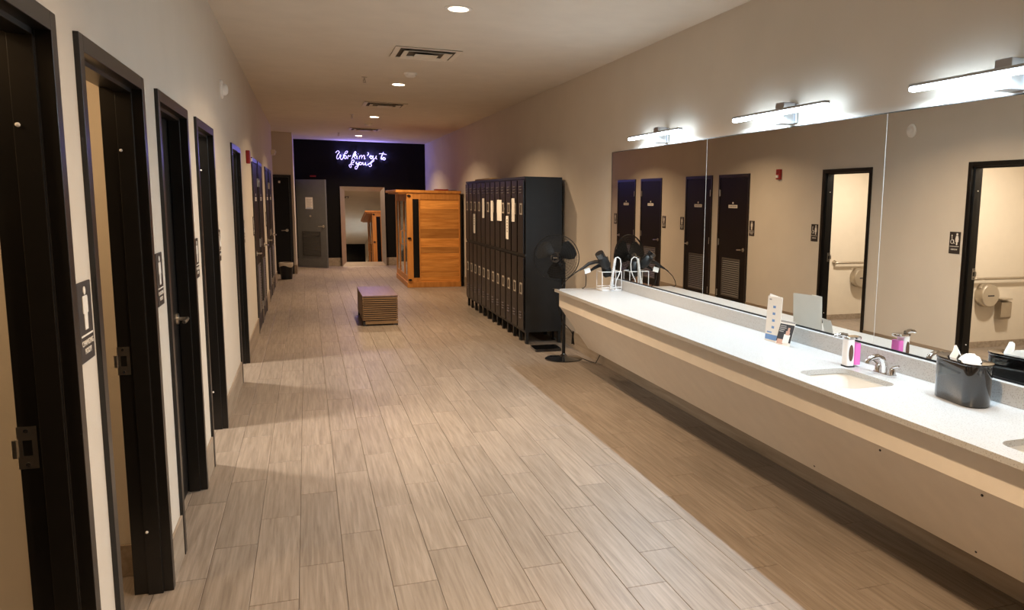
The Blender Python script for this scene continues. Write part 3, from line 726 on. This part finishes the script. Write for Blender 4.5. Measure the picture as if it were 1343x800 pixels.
dB = dryer('black hair dryer standing lower in the wire caddy', (2.752, 7.318, 0.985), (2.706, 7.332, 1.175), [(2.722, 7.325, 1.10), (2.64, 7.28, 1.10), (2.59, 7.28, 1.075), (2.545, 7.28, 1.045)], True)
t_ = MB().obox((2.517-2.752, 7.265-7.318, 1.053-0.985), (0.93, 0, 0.25), (0, 1, 0), (-0.25, 0, 0.93), 0.030, 0.001, 0.024).build('safety_tag', 'paper', dB)
o = MB().tube([(2.385, 7.255, 1.030), (2.33, 7.27, 0.985), (2.285, 7.30, 0.93), (2.262, 7.33, 0.885), (2.262, 7.36, 0.867), (2.256, 7.42, 0.866), (2.240, 7.50, 0.86), (2.30, 7.55, 0.70), (2.36, 7.58, 0.52), (2.46, 7.62, 0.42), (2.50, 7.64, 0.36)], 0.004, 8).build('power_cord', 'black_plastic')
tag(o, 'thin black power cord hanging from the hair dryer over the counter end', 'cord')
o = MB().tube([(2.505, 7.27, 1.010), (2.508, 7.28, 0.95), (2.512, 7.30, 0.90), (2.520, 7.40, 0.866), (2.54, 7.49, 0.86), (2.60, 7.55, 0.62), (2.72, 7.60, 0.40)], 0.004, 8).build('power_cord', 'black_plastic')
tag(o, 'black power cord dropping straight behind the counter from the tagged dryer', 'cord')
o = MB().cyl((2.50, 7.64, 0.40), (2.49, 7.64, 0.27), 0.010, n=10).cyl((2.495, 7.64, 0.37), (2.512, 7.648, 0.26), 0.007, n=8).build('cord_bundle', 'black_plastic')
tag(o, 'bundled black cord hanging under the counter end', 'cord')

# ================================================================== PEDESTAL FAN
fan = thing('pedestal_fan', 'black pedestal fan standing between lockers and counter', 'fan', (2.575, 8.20, 0.0))
MB().lathe([(0.205, 0.0003), (0.205, 0.008), (0.19, 0.016), (0.05, 0.028), (0.028, 0.05), (0.022, 0.06)], n=40).build('base', 'black_gloss', fan)
MB().cyl((0, 0, 0.05), (0, 0, 0.62), 0.019, n=16).build('pole', 'black_plastic', fan)
MB().cyl((0, 0, 0.60), (0, 0, 1.06), 0.0145, n=14).build('upper_pole', 'black_plastic', fan)
MB().lathe([(0.024, 0.58), (0.026, 0.60), (0.026, 0.635), (0.02, 0.65)], n=18).build('height_collar', 'black_plastic', fan)
hd = empty('fan_head', (-0.03, 0.02, 1.113)); hd.parent = fan
hd.rotation_euler = (0, math.radians(-4), math.radians(190))       # head axis: local +x is the blowing direction after rz
hdm = Matrix.Translation((-0.117, -0.085, 1.118)) @ Matrix.Rotation(math.radians(-117), 4, 'Z') @ Matrix.Rotation(math.radians(-3), 4, 'Y')
bpy.data.objects.remove(hd)
def headed(mb): mb.v = [tuple(hdm @ Vector(v)) for v in mb.v]; return mb
headed(MB().lathe([(0.03, -0.20), (0.055, -0.19), (0.062, -0.12), (0.058, -0.07), (0.03, -0.065)], n=24, axis='x')).build('motor_housing', 'black_plastic', fan)
MB().tube([(0, 0.02, 1.03), (-0.01, 0.012, 1.06), (-0.050, 0.03, 1.10)], 0.022, 10).build('tilt_neck', 'black_plastic', fan)
GR = 0.245
def guard(s_, x0, bulge):
    mb = MB()
    for k in range(9):
        rr = 0.05+(GR-0.05)*k/8; xx = x0+bulge*(1-(rr/GR)**2)
        mb.tube([(xx, rr*math.cos(2*PI*i/40), rr*math.sin(2*PI*i/40)) for i in range(40)], 0.0011 if k < 8 else 0.0042, 5, closed=True)
    for k in range(36):
        q = 2*PI*k/36
        mb.tube([(x0+bulge*(1-(t/GR)**2), t*math.cos(q+0.25*s_*t), t*math.sin(q+0.25*s_*t)) for t in (0.05, 0.11, 0.18, GR)], 0.0010, 4)
    return mb
headed(guard(1, 0.0, 0.06)).build('front_guard', 'black_plastic', fan)
headed(guard(-1, -0.012, -0.07)).build('rear_guard', 'black_plastic', fan)
headed(MB().lathe([(0.0, 0.066), (0.03, 0.065), (0.05, 0.060), (0.05, 0.052)], n=24, axis='x')).build('guard_badge', 'black_gloss', fan)
headed(MB().box(0.0655, 0.067, -0.022, 0.022, -0.005, 0.005)).build('badge_mark', 'nickel', fan)
for k in range(3):
    a = 2*PI*k/3-PI/2-0.2; vs = []; fs = []
    rows = [(0.035, 0.45), (0.08, 0.50), (0.14, 0.60), (0.19, 0.58), (0.222, 0.38)]
    for (rr, wd) in rows:
        for j in range(5):
            u = j/4*2-1; q = a+u*wd+0.25*(rr/0.22)
            vs.append((-0.005+0.030*u*(1-0.3*rr/0.22), rr*math.cos(q), rr*math.sin(q)))
    for i in range(4):
        for j in range(4): fs.append((i*5+j, i*5+j+1, (i+1)*5+j+1, (i+1)*5+j))
    nv = len(vs); vs += [(x-0.003, y, z) for x, y, z in vs]; fs += [tuple(nv+i for i in f[::-1]) for f in fs]
    headed(MB().face_list(vs, fs, True)).build('blade', 'fan_black', fan, fix=False)
headed(MB().lathe([(0.045, -0.02), (0.045, 0.01), (0.03, 0.022), (0.0, 0.024)], n=22, axis='x')).build('hub', 'black_plastic', fan)
o = MB().tube([(2.60, 8.32, 0.030), (2.68, 8.30, 0.008), (2.77, 8.16, 0.006), (2.80, 7.95, 0.006), (2.79, 7.75, 0.03), (2.80, 7.62, 0.16), (2.82, 7.58, 0.30)], 0.004, 8).build('power_cord', 'black_plastic')
tag(o, 'thin black fan cord looping up under the counter end', 'cord')

# bathroom scale on the floor
r = thing('floor_scale', 'flat black floor scale in front of the lockers', 'scale', (2.545, 8.80, 0.0), rz=math.radians(-2))
MB().prism(rrect(-0.155, 0.155, -0.145, 0.145, 0.02, 4), 2, 0.004, 0.030).build('platform', 'black_gloss', r, bevel=0.003)
for x in (-0.12, 0.12):
    for y in (-0.11, 0.11): MB().cyl((x, y, 0.0003), (x, y, 0.004), 0.016, n=12).build('foot', 'dark_rubber', r)
MB().box(-0.045, 0.045, 0.085, 0.12, 0.0301, 0.0312).build('display', 'glass_dark', r)

# ================================================================== LOCKERS
LX, LXB, LY0, LY1, LZ0, LZ1 = 2.386, 2.845, 9.165, 12.875, 0.145, 1.995
lk = thing('locker_bank', 'bank of black two-tier metal lockers against the right wall', 'lockers', ((LX+LXB)/2, (LY0+LY1)/2, 0))
OX, OY = lk.location[0], lk.location[1]
def ll(mb): mb.v = [(x-OX, y-OY, z) for x, y, z in mb.v]; return mb
ll(MB().box(LX+0.012, LXB, LY0, LY1, LZ0, LZ1)).build('body', 'locker_side', lk, bevel=0.002)
ll(MB().box(LX+0.001, LX+0.012, LY0, LY1, LZ0, LZ0+0.03).box(LX+0.001, LX+0.012, LY0, LY1, LZ1-0.03, LZ1).box(LX+0.001, LX+0.012, LY0, LY1, 1.055, 1.085)).build('face_rails', 'locker_side', lk)
NCOL = 12; cw = (LY1-LY0)/NCOL
dmesh = MB().box(-0.012, 0.0, -cw/2+0.026, cw/2-0.026, 0.0, 0.862).mesh('door'); dmesh.materials.append(MATS['locker_front'])
hm = MB().box(-0.004, 0.0, -0.058, 0.058, -0.068, 0.068).mesh('handle_plate'); hm.materials.append(MATS['handle_steel'])
hp = MB().box(-0.0060, -0.004, -0.030, 0.030, -0.048, 0.048).mesh('handle_recess'); hp.materials.append(MATS['bench_dark'])
vmb = MB()
for k in range(3): vmb.prism([(-0.001, k*0.034), (-0.010, k*0.034+0.003), (-0.001, k*0.034+0.016)], 1, -0.055, 0.055)
vm = vmb.mesh('vent_louvers'); vm.materials.append(MATS['locker_vent'])
for i in range(NCOL):
    yc = LY0+cw*(i+0.5)
    for z0, hz, vz in ((LZ0+0.035, 0.667, 0.30), (1.09, 1.615, 1.80)):
        d = bpy.data.objects.new('door', dmesh); COL.objects.link(d); d.parent = lk; d.location = (LX+0.001-OX, yc-OY, z0)
        h = bpy.data.objects.new('handle_plate', hm); COL.objects.link(h); h.parent = d; h.location = (-0.012, -cw*0.10, hz-z0)
        h2 = bpy.data.objects.new('handle_recess', hp); COL.objects.link(h2); h2.parent = d; h2.location = (-0.012, -cw*0.10, hz-z0)
        v = bpy.data.objects.new('vent_louvers', vm); COL.objects.link(v); v.parent = d; v.location = (-0.0115, 0, vz-z0)
for i in range(NCOL+1):
    y = min(max(LY0+cw*i, LY0+0.025), LY1-0.025)
    for x in (LX+0.016, LXB-0.04):
        ll(MB().box(x, x+0.035, y-0.024, y+0.024, 0.006, LZ0)).build('leg', 'locker_side', lk)
        ll(MB().cyl((x+0.017, y, 0.0003), (x+0.017, y, 0.010), 0.014, n=10)).build('foot', 'steel', lk)
NOTES = [(12.03, 12.17, 1.21, 1.50, 'white paper strip on the third farthest locker door, set low', 4), (11.36, 11.50, 1.457, 1.735, 'white paper strip on a locker door, farthest of the high ones', 0), (10.79, 10.93, 1.43, 1.706, 'white paper strip on a locker door left of the widest notice', 0),
         (10.27, 10.54, 1.445, 1.718, 'widest white notice on the locker doors', 0), (9.89, 10.03, 1.225, 1.518, 'white paper strip hung low with dark lettering, between two high notices', 5), (9.57, 9.72, 1.455, 1.74, 'nearest white paper strip on the locker doors', 0)]
for y0, y1, z0, z1, lb, marks in NOTES:
    o = MB().box(LX-0.0205, LX-0.0190, y0, y1, z0, z1).build('paper_notice', 'paper'); tag(o, lb, 'notice', 'papers taped to the lockers')
    for k in range(marks): MB().box(LX-0.0212, LX-0.0206, y0+0.045, y1-0.045, z1-0.06-k*0.036, z1-0.04-k*0.036).build('lettering', 'ink_grey', o)
o = MB().box(2.46, 2.74, 11.3, 12.5, LZ1+0.0005, LZ1+0.030).build('flat_board', 'cardboard', bevel=0.003); tag(o, 'thin brown board lying on top of the lockers', 'board')

# ================================================================== SAUNA
SX, SXB, SY0, SY1, SZ = 1.785, 2.80, 15.75, 17.80, 1.82
sa = thing('sauna_cabin', 'orange cedar infrared sauna cabin against the right wall', 'sauna', ((SX+SXB)/2, (SY0+SY1)/2, 0))
OX2, OY2 = sa.location[0], sa.location[1]
def sl_(mb): mb.v = [(x-OX2, y-OY2, z) for x, y, z in mb.v]; return mb
sl_(MB().box(SX-0.012, SXB+0.005, SY0-0.012, SY1+0.012, 0.0003, 0.105)).build('base_plinth', 'cedar_trim', sa, bevel=0.004)
sl_(MB().box(SX-0.20, SXB+0.02, SY0-0.035, SY1+0.035, 1.825, 1.875)).build('roof', 'cedar_trim', sa, bevel=0.006)
sl_(MB().box(SX-0.15, SXB-0.01, SY0-0.015, SY1+0.015, 1.80, 1.825)).build('roof_cornice', 'cedar_trim', sa)
sl_(MB().box(SXB+0.003, SXB+0.045, SY0+0.02, SY1-0.02, 0.0003, 1.80)).build('back_panel', 'black_plastic', sa)
ZB = [0.105, 0.21, 0.307, 0.43, 0.55, 0.67, 0.783, 0.956, 1.135, 1.333, 1.52, 1.70]
def board_mesh(h):
    mb = MB().box(-0.372, 0.372, -0.010, 0.010, 0.0, h-0.002); me = mb.mesh('board'); me.materials.append(MATS['cedar_board']); return me
for yy, s_ in ((SY0+0.012, -1), (SY1-0.012, 1)):
    for k in range(len(ZB)-1):
        o = bpy.data.objects.new('board', board_mesh(ZB[k+1]-ZB[k])); COL.objects.link(o); o.parent = sa; o.location = (2.402-OX2, yy-OY2, ZB[k])
    f_ = yy+s_*0.006
    sl_(MB().box(SX, 1.893, f_-0.02, f_+0.02, 0.105, 1.80)).build('corner_stile', 'cedar_trim', sa, bevel=0.002)
    sl_(MB().box(2.012, 2.030, f_-0.016, f_+0.016, 0.105, 1.80)).build('inner_stile', 'cedar_trim', sa, bevel=0.002)
    sl_(MB().box(2.772, SXB, f_-0.02, f_+0.02, 0.105, 1.80)).build('rear_stile', 'cedar_trim', sa, bevel=0.002)
    sl_(MB().box(2.03, 2.772, f_-0.018, f_+0.018, 1.70, 1.80)).build('top_rail', 'cedar_trim', sa, bevel=0.002)
    sl_(MB().box(1.893, 2.012, f_-0.014, f_+0.014, 1.705, 1.80).box(1.893, 2.012, f_-0.014, f_+0.014, 0.105, 0.19)).build('slot_rail', 'cedar_trim', sa)
    sl_(MB().box(1.894, 2.011, f_-0.006, f_+0.006, 0.19, 1.705)).build('slot_window', 'glass_dark', sa)
    for zz in (0.15, 0.955, 1.765):
        kb = MB().lathe([(0.030, 0), (0.030, 0.010), (0.022, 0.022), (0.0, 0.024)], n=16, axis='y', sx=0.7, sy=1.2)
        kb.v = [(1.825+x, f_+s_*(0.0205+y), zz+z) for x, y, z in kb.v]
        sl_(kb).build('latch_knob', 'black_plastic', sa)
# front with glass door (faces the corridor)
fx = SX+0.012
YS = [SY0+0.025, SY0+0.12, SY0+0.58, SY0+0.66, SY1-0.66, SY1-0.58, SY1-0.12, SY1-0.025]
for a, b_ in ((0, 1), (2, 3), (4, 5), (6, 7)):
    sl_(MB().box(fx-0.012, fx+0.030, YS[a], YS[b_], 0.105, 1.80)).build('front_stile', 'cedar_trim', sa, bevel=0.002)
for a, b_ in ((1, 2), (3, 4), (5, 6)):
    sl_(MB().box(fx-0.008, fx+0.026, YS[a]+0.0005, YS[b_]-0.0005, 0.105, 0.22)).build('front_bottom_rail', 'cedar_trim', sa, bevel=0.002)
    sl_(MB().box(fx-0.008, fx+0.026, YS[a]+0.0005, YS[b_]-0.0005, 1.66, 1.80)).build('front_top_rail', 'cedar_trim', sa, bevel=0.002)
    sl_(MB().box(fx+0.002, fx+0.008, YS[a]+0.0005, YS[b_]-0.0005, 0.22, 1.66)).build('glass_pane', 'sauna_glass', sa)
sl_(MB().tube([(fx-0.012, YS[3]+0.05, 0.80), (fx-0.055, YS[3]+0.05, 0.82), (fx-0.055, YS[3]+0.05, 1.06), (fx-0.012, YS[3]+0.05, 1.08)], 0.012, 8)).build('door_handle', 'cedar_trim', sa)
sl_(MB().box(fx+0.5, SXB-0.005, SY0+0.03, SY1-0.03, 0.42, 0.46).box(fx+0.5, fx+0.52, SY0+0.03, SY1-0.03, 0.105, 0.42)).build('inner_bench', 'cedar_board', sa)
o = MB().box(2.36, 2.60, 15.85, 16.15, 1.8755, 1.905).build('folded_cloth', 'red_cloth', bevel=0.008); tag(o, 'dark red folded cloth lying on the sauna roof', 'cloth')
o = MB().tube([(2.62, 16.0, 1.882), (2.68, 15.95, 1.886), (2.74, 15.98, 1.882), (2.80, 16.1, 1.882)], 0.006, 6).build('roof_cable', 'black_plastic'); tag(o, 'short black cable lying on the sauna roof', 'cable')

# ================================================================== BENCH
be = thing('slatted_bench', 'low brown slatted wooden bench in the middle of the floor', 'bench', (0.885, 11.68, 0))
BW, BL, BT = 0.232, 0.59, 0.41
MB().box(-BW, BW, -BL, BL, BT-0.022, BT).build('top_board', 'bench_top', be, bevel=0.003)
MB().box(-BW+0.02, BW-0.02, -BL+0.02, BL-0.02, 0.055, BT-0.022).build('inner_core', 'bench_dark', be)
ns = 11; zb = 0.065; st = (BT-0.030-zb)/ns
for yy in (-BL+0.009, BL-0.009):
    for k in range(ns): MB().box(-BW+0.002, BW-0.002, yy-0.009, yy+0.009, zb+st*k+0.012, zb+st*(k+1)-0.0015).build('slat', 'bench_slat', be, bevel=0.0015)
for xx in (-BW+0.009, BW-0.009):
    for k in range(ns): MB().box(xx-0.009, xx+0.009, -BL+0.020, BL-0.020, zb+st*k+0.012, zb+st*(k+1)-0.0015).build('side_slat', 'bench_slat', be, bevel=0.0015)
MB().box(-BW+0.035, BW-0.004, -BL+0.004, -BL+0.022, 0.022, 0.064).build('bottom_rail', 'bench_slat', be); MB().box(-BW+0.035, BW-0.004, BL-0.022, BL-0.004, 0.022, 0.064).build('bottom_rail', 'bench_slat', be)
for x in (-BW+0.03, BW-0.03):
    for y in (-BL+0.03, BL-0.03): MB().box(x-0.025, x+0.025, y-0.025, y+0.025, 0.0003, 0.055).build('foot', 'dark_rubber', be)

# ================================================================== END WALL: neon sign, leaning mirror
ns_ = thing('neon_sign', 'glowing violet neon script sign in two lines on the black wall', 'neon sign', (1.33, YF, 2.66))
def nz(p):
    u, v = 430+p[0]/14.92, 185+p[1]/14.92
    return (0.714+(u-440)*0.01813-1.33, -0.05, 2.88-(v-196)*0.0178+(u-440)*0.0004-2.66)
def smooth_line(pts, k=5):
    out = []; n = len(pts)
    for i in range(n-1):
        p0, p1, p2, p3 = pts[max(i-1, 0)], pts[i], pts[i+1], pts[min(i+2, n-1)]
        for j in range(k):
            t = j/k
            out.append(tuple(0.5*((2*p1[d])+(-p0[d]+p2[d])*t+(2*p0[d]-5*p1[d]+4*p2[d]-p3[d])*t*t+(-p0[d]+3*p1[d]-3*p2[d]+p3[d])*t**3) for d in (0, 1)))
    return out+[pts[-1]]
def oval(x, y, rx, ry): return [(x+rx*math.cos(2*PI*i/12+0.6), y-ry*math.sin(2*PI*i/12+0.6)) for i in range(13)]
GLY = [
 [[(152,228),(175,200),(208,192),(218,225),(182,275),(168,335),(190,358),(222,320),(240,268),(238,335),(262,372),(296,325),(322,250),(350,200),(382,196),(368,232),(338,250)]],
 [oval(334,318,24,32)],
 [[(378,352),(388,300),(398,280),(415,300),(440,282)]],
 [[(455,362),(480,300),(510,225),(535,198),(542,222),(515,270),(490,305)], [(548,262),(505,304),(535,350)]],
 [[(566,288),(560,340),(575,350)], [(584,246),(590,250)]],
 [[(604,352),(614,288),(620,300),(645,272),(656,290),(652,350)], [(656,320),(690,276),(712,290),(704,352),(728,340)]],
 [[(772,214),(790,226),(784,256),(764,280)]],
 [oval(846,312,26,30)],
 [[(884,280),(880,330),(900,350),(930,320),(944,278),(938,335),(960,350)]],
 [[(1088,204),(1050,290),(1036,345),(1062,352)], [(1000,238),(1070,236),(1150,256)]],
 [oval(1098,342,26,24)],
 [[(492,470),(440,462),(404,482),(420,524),(444,520),(440,450),(462,388),(490,372),(508,392),(482,428),(440,440)]],
 [[(544,418),(550,462),(578,462),(608,420),(584,490),(548,556),(520,550),(522,516),(572,492)]],
 [oval(628,446,24,26)],
 [[(674,416),(676,462),(700,470),(728,424),(726,468),(750,480)]],
 [[(762,478),(808,440),(858,388),(884,362),(892,384),(856,416),(826,448),(846,478),(824,508),(796,498)]],
]
for g in GLY:
    mb = MB()
    for strk in g: mb.tube([nz(p) for p in smooth_line(strk, 4)], 0.0065, 6)
    mb.build('letter_tube', 'neon_tube', ns_)
for x, z in ((-0.46, 0.09), (-0.15, 0.10), (0.20, 0.09), (0.50, 0.08), (-0.10, -0.10), (0.14, -0.10)):
    ld = bpy.data.lights.new('neon_gas_glow', 'POINT'); ld.energy = NEON_W; ld.color = (0.30, 0.27, 1.0); ld.shadow_soft_size = 0.012
    lo_ = bpy.data.objects.new('neon_gas_glow', ld); COL.objects.link(lo_); lo_.parent = ns_; lo_.location = (x, -0.075, z)
for x, z in ((-0.50, 0.12), (0.0, 0.10), (0.50, 0.10), (-0.20, -0.12), (0.20, -0.10)):
    MB().cyl((x, -0.05, z), (x, -0.0005, z), 0.006, n=8).build('standoff', 'black_plastic', ns_)

lm = tag(empty('leaning_mirror', (1.322, 21.035, 0.0), rx=-math.radians(4.6)), 'tall silver-framed mirror leaning on the black end wall', 'mirror')
MW, MH, MF = 0.535, 1.985, 0.105
def bev_frame(mb, pts_o, pts_i, y_o, y_i, y_b):
    pass
o4 = [(-MW, 0), (MW, 0), (MW, MH), (-MW, MH)]; i4 = [(-MW+MF, MF), (MW-MF, MF), (MW-MF, MH-MF), (-MW+MF, MH-MF)]
for k, nm in enumerate(('bottom_rail', 'right_stile', 'top_rail', 'left_stile')):
    j = (k+1) % 4; O0, O1, I0, I1 = o4[k], o4[j], i4[k], i4[j]
    vs = [(O0[0], -0.040, O0[1]), (O1[0], -0.040, O1[1]), (I1[0], -0.014, I1[1]), (I0[0], -0.014, I0[1]),
          (O0[0], 0.0, O0[1]), (O1[0], 0.0, O1[1]), (I1[0], 0.0, I1[1]), (I0[0], 0.0, I0[1])]
    MB().face_list(vs, [(0,1,2,3),(7,6,5,4),(0,4,5,1),(1,5,6,2),(2,6,7,3),(3,7,4,0)]).build(nm, 'mirror_frame_silver', lm)
MB().box(-MW+MF-0.004, MW-MF+0.004, -0.010, -0.004, MF-0.004, MH-MF+0.004).build('glass', 'mirror_glass', lm)
MB().box(-MW+0.02, MW-0.02, 0.0005, 0.010, 0.03, MH-0.02).build('backing_board', 'bench_dark', lm)

# ================================================================== SMALL THINGS ON THE LEFT WALL
def figure(parent, x, y, z, s, mat='sign_white', skirt=False, side=1):
    """flat pictogram of a standing person on a sign facing +x"""
    t0, t1 = x, x+0.0015
    MB().prism([(y+0.022*s*math.cos(2*PI*i/14), z+0.205*s+0.022*s*math.sin(2*PI*i/14)) for i in range(14)], 0, t0, t1).build('pictogram_head', mat, parent)
    body = [(-0.048,0.170),(-0.040,0.178),(0.040,0.178),(0.048,0.170),(0.050,0.088),(0.032,0.084),(0.030,0.0),(-0.030,0.0),(-0.032,0.084),(-0.050,0.088)]
    if skirt: body = [(-0.026,0.176),(0.026,0.176),(0.044,0.10),(0.034,0.10),(0.040,0.062),(0.018,0.062),(0.016,0.0),(-0.016,0.0),(-0.018,0.062),(-0.040,0.062),(-0.034,0.10),(-0.044,0.10)]
    MB().prism([(y+p[0]*s, z+p[1]*s) for p in body], 0, t0, t1).build('pictogram_body', mat, parent)
def sign(yc, lb, words, kind):
    z0, z1, w = 1.235, 1.465, 0.15
    r_ = thing('door_sign', lb, 'sign', (XW, yc, z0), group='brown room signs on the left wall')
    MB().box(0.0005, 0.006, -w/2, w/2, 0, z1-z0).build('plate', 'sign_brown', r_, bevel=0.001)
    if kind == 'person': figure(r_, 0.006, 0.0, 0.092, 0.55)
    else:
        figure(r_, 0.006, -0.032, 0.092, 0.55, skirt=True)
        # wheelchair symbol
        wz = 0.125
        MB().tube([(0.007, 0.034+0.020*math.cos(t), wz+0.020*math.sin(t)) for t in [2*PI*i/18 for i in range(18)]], 0.0025, 5, closed=True).build('wheel', 'sign_white', r_)
        MB().prism([(0.040+0.008*math.cos(2*PI*i/12), 0.190+0.008*math.sin(2*PI*i/12)) for i in range(12)], 0, 0.006, 0.0075).build('pictogram_head', 'sign_white', r_)
        MB().tube([(0.007, 0.040, 0.180), (0.007, 0.036, 0.146), (0.007, 0.014, 0.144), (0.007, 0.006, 0.108), (0.007, -0.002, 0.108)], 0.004, 5).build('pictogram_body', 'sign_white', r_)
    MB().box(0.006, 0.0072, -w/2+0.012, w/2-0.012, 0.074, 0.079).build('rule', 'sign_white', r_)
    for k, wd in enumerate(words):
        me = text_mesh(wd, 0.023); me.materials.append(MATS['sign_white'])
        o_ = bpy.data.objects.new('lettering', me); COL.objects.link(o_); o_.parent = r_
        o_.rotation_euler = (PI/2, 0, PI/2); o_.location = (0.0068, 0, (0.054-0.024*k) if len(words) > 1 else 0.044)
sign(2.685, 'changing room sign between the two nearest doors', ['CHANGING', 'ROOM'], 'person')
sign(3.955, 'changing room sign between the second and third doors', ['CHANGING', 'ROOM'], 'person')
sign(5.24, 'changing room sign between the third and fourth doors', ['CHANGING', 'ROOM'], 'person')
sign(6.56, 'restroom sign past the fourth door, left of the nearest open frame in the mirror', ['WOMEN'], 'rest')
sign(9.07, 'restroom sign between the fifth door and the red alarm', ['WOMEN'], 'rest')
sign(10.70, 'changing room sign between the red alarm and the sixth door', ['CHANGING', 'ROOM'], 'person')
sign(13.16, 'changing room sign just past the seventh door', ['CHANGING', 'ROOM'], 'person')
sign(13.95, 'changing room sign just before the eighth door', ['CHANGING', 'ROOM'], 'person')
sign(16.54, 'changing room sign just past the last door', ['CHANGING', 'ROOM'], 'person')

r = thing('wall_detector', 'round white dome detector high on the left wall', 'detector', (XW, 7.32, 2.565))
MB().lathe([(0.075, 0.0005), (0.075, 0.012), (0.062, 0.018)], n=28, axis='x').build('base_plate', 'white_plastic', r)
MB().lathe([(0.048, 0.018), (0.046, 0.036), (0.030, 0.052), (0.0, 0.056)], n=24, axis='x').build('dome', 'white_plastic', r)
r = thing('fire_alarm', 'red fire alarm strobe on the left wall past the fifth door', 'alarm', (XW, 9.98, 2.075))
MB().box(0.0005, 0.042, -0.05, 0.05, 0, 0.145).build('housing', 'alarm_red', r, bevel=0.006)
MB().box(0.0425, 0.062, -0.028, 0.028, 0.022, 0.062).build('strobe_lens', 'clear_plastic', r, bevel=0.006)
for k in range(4): MB().box(0.0422, 0.044, -0.03, 0.03, 0.085+k*0.012, 0.090+k*0.012).build('horn_slot', 'ink', r)
r = thing('emergency_light', 'small beige emergency light at the far end of the left wall', 'light', (XW, 17.35, 2.52))
MB().box(0.0005, 0.07, -0.10, 0.10, 0, 0.10).build('housing', 'vent_metal', r, bevel=0.006)
for s_ in (-1, 1): MB().cyl((0.071, s_*0.055, 0.05), (0.085, s_*0.055, 0.045), 0.03, n=16).build('lamp_lens', 'clear_plastic', r)
o = MB().box(0.10, 0.24, YF-0.05, YF-0.0005, 2.20, 2.235).build('red_beacon', 'alarm_red', bevel=0.003); tag(o, 'small red fitting above the grey door', 'alarm')

# trash can
r = thing('trash_can', 'small black trash can with a beige liner by the alcove door', 'trash can', (-0.44, 17.95, 0))
MB().lathe([(0.105, 0.0003), (0.110, 0.005), (0.135, 0.33), (0.130, 0.335), (0.118, 0.33), (0.10, 0.02)], n=28).build('bucket', 'black_plastic', r)
lip = []
mb = MB(); n = 28; prof = [(0.1372, 0.27), (0.1385, 0.30), (0.1395, 0.338), (0.133, 0.346), (0.127, 0.336), (0.124, 0.29)]
mb.lathe(prof, n=n); mb.f = mb.f[:-2]; mb.sm = mb.sm[:-2]
rr = random.Random(4); mb.v = [(x*(1+0.012*math.sin(5*math.atan2(y, x))), y*(1+0.012*math.sin(5*math.atan2(y, x))), z+(0.02*math.sin(3*math.atan2(y, x)+1) if z < 0.295 else 0)) for x, y, z in mb.v]
mb.build('liner', 'bin_liner', r, fix=False)

# ================================================================== INSIDE THE RESTROOMS (seen in the mirror)
def grab_bar(y, x0, x1, lb):
    r_ = thing('grab_bar', lb, 'grab bar', (x0, y, 0.865), group='restroom grab bars'); d = x1-x0
    MB().tube([(0, -0.002, 0), (0, -0.055, 0), (0.02*math.copysign(1, d), -0.06, 0), (d-0.02*math.copysign(1, d), -0.06, 0), (d, -0.055, 0), (d, -0.002, 0)], 0.016, 12).build('bar', 'steel', r_)
    for q in (0, d): MB().lathe([(0.040, -0.0005), (0.038, -0.008), (0.018, -0.010)], (q, 0, 0), 20, axis='y').build('flange', 'steel', r_)
def roll_box(x, y, z, lb):
    r_ = thing('paper_dispenser', lb, 'dispenser', (x, y, z), group='round paper dispensers')
    MB().lathe([(0.145, -0.0005), (0.148, -0.10), (0.138, -0.115)], n=32, axis='y').build('drum', 'steel', r_)
    MB().lathe([(0.134, -0.115), (0.130, -0.121), (0.0, -0.123)], n=32, axis='y').build('cover', 'nickel', r_)
    MB().box(-0.05, 0.05, -0.1255, -0.1232, -0.012, 0.004).build('slot', 'ink', r_)
grab_bar(7.43, -1.78, -2.75, 'steel grab bar in the nearer open restroom in the mirror')
grab_bar(9.95, -1.61, -2.60, 'steel grab bar in the second open restroom in the mirror')
roll_box(-1.97, 7.43, 0.665, 'round steel paper dispenser in the nearer open restroom')
roll_box(-2.05, 9.95, 0.64, 'round steel paper dispenser in the second open restroom')
r = thing('disposal_box', 'small steel disposal box beside the round dispenser in the mirror', 'dispenser', (-2.25, 7.43, 0.36))
MB().prism([(-0.0005, 0.0), (-0.09, 0.0), (-0.11, 0.03), (-0.11, 0.21), (-0.0005, 0.24)], 0, -0.085, 0.085).build('box_body', 'steel', r, bevel=0.004)
MB().box(-0.088, 0.088, -0.118, -0.02, 0.2405, 0.256).build('flap_lid', 'nickel', r, bevel=0.003)
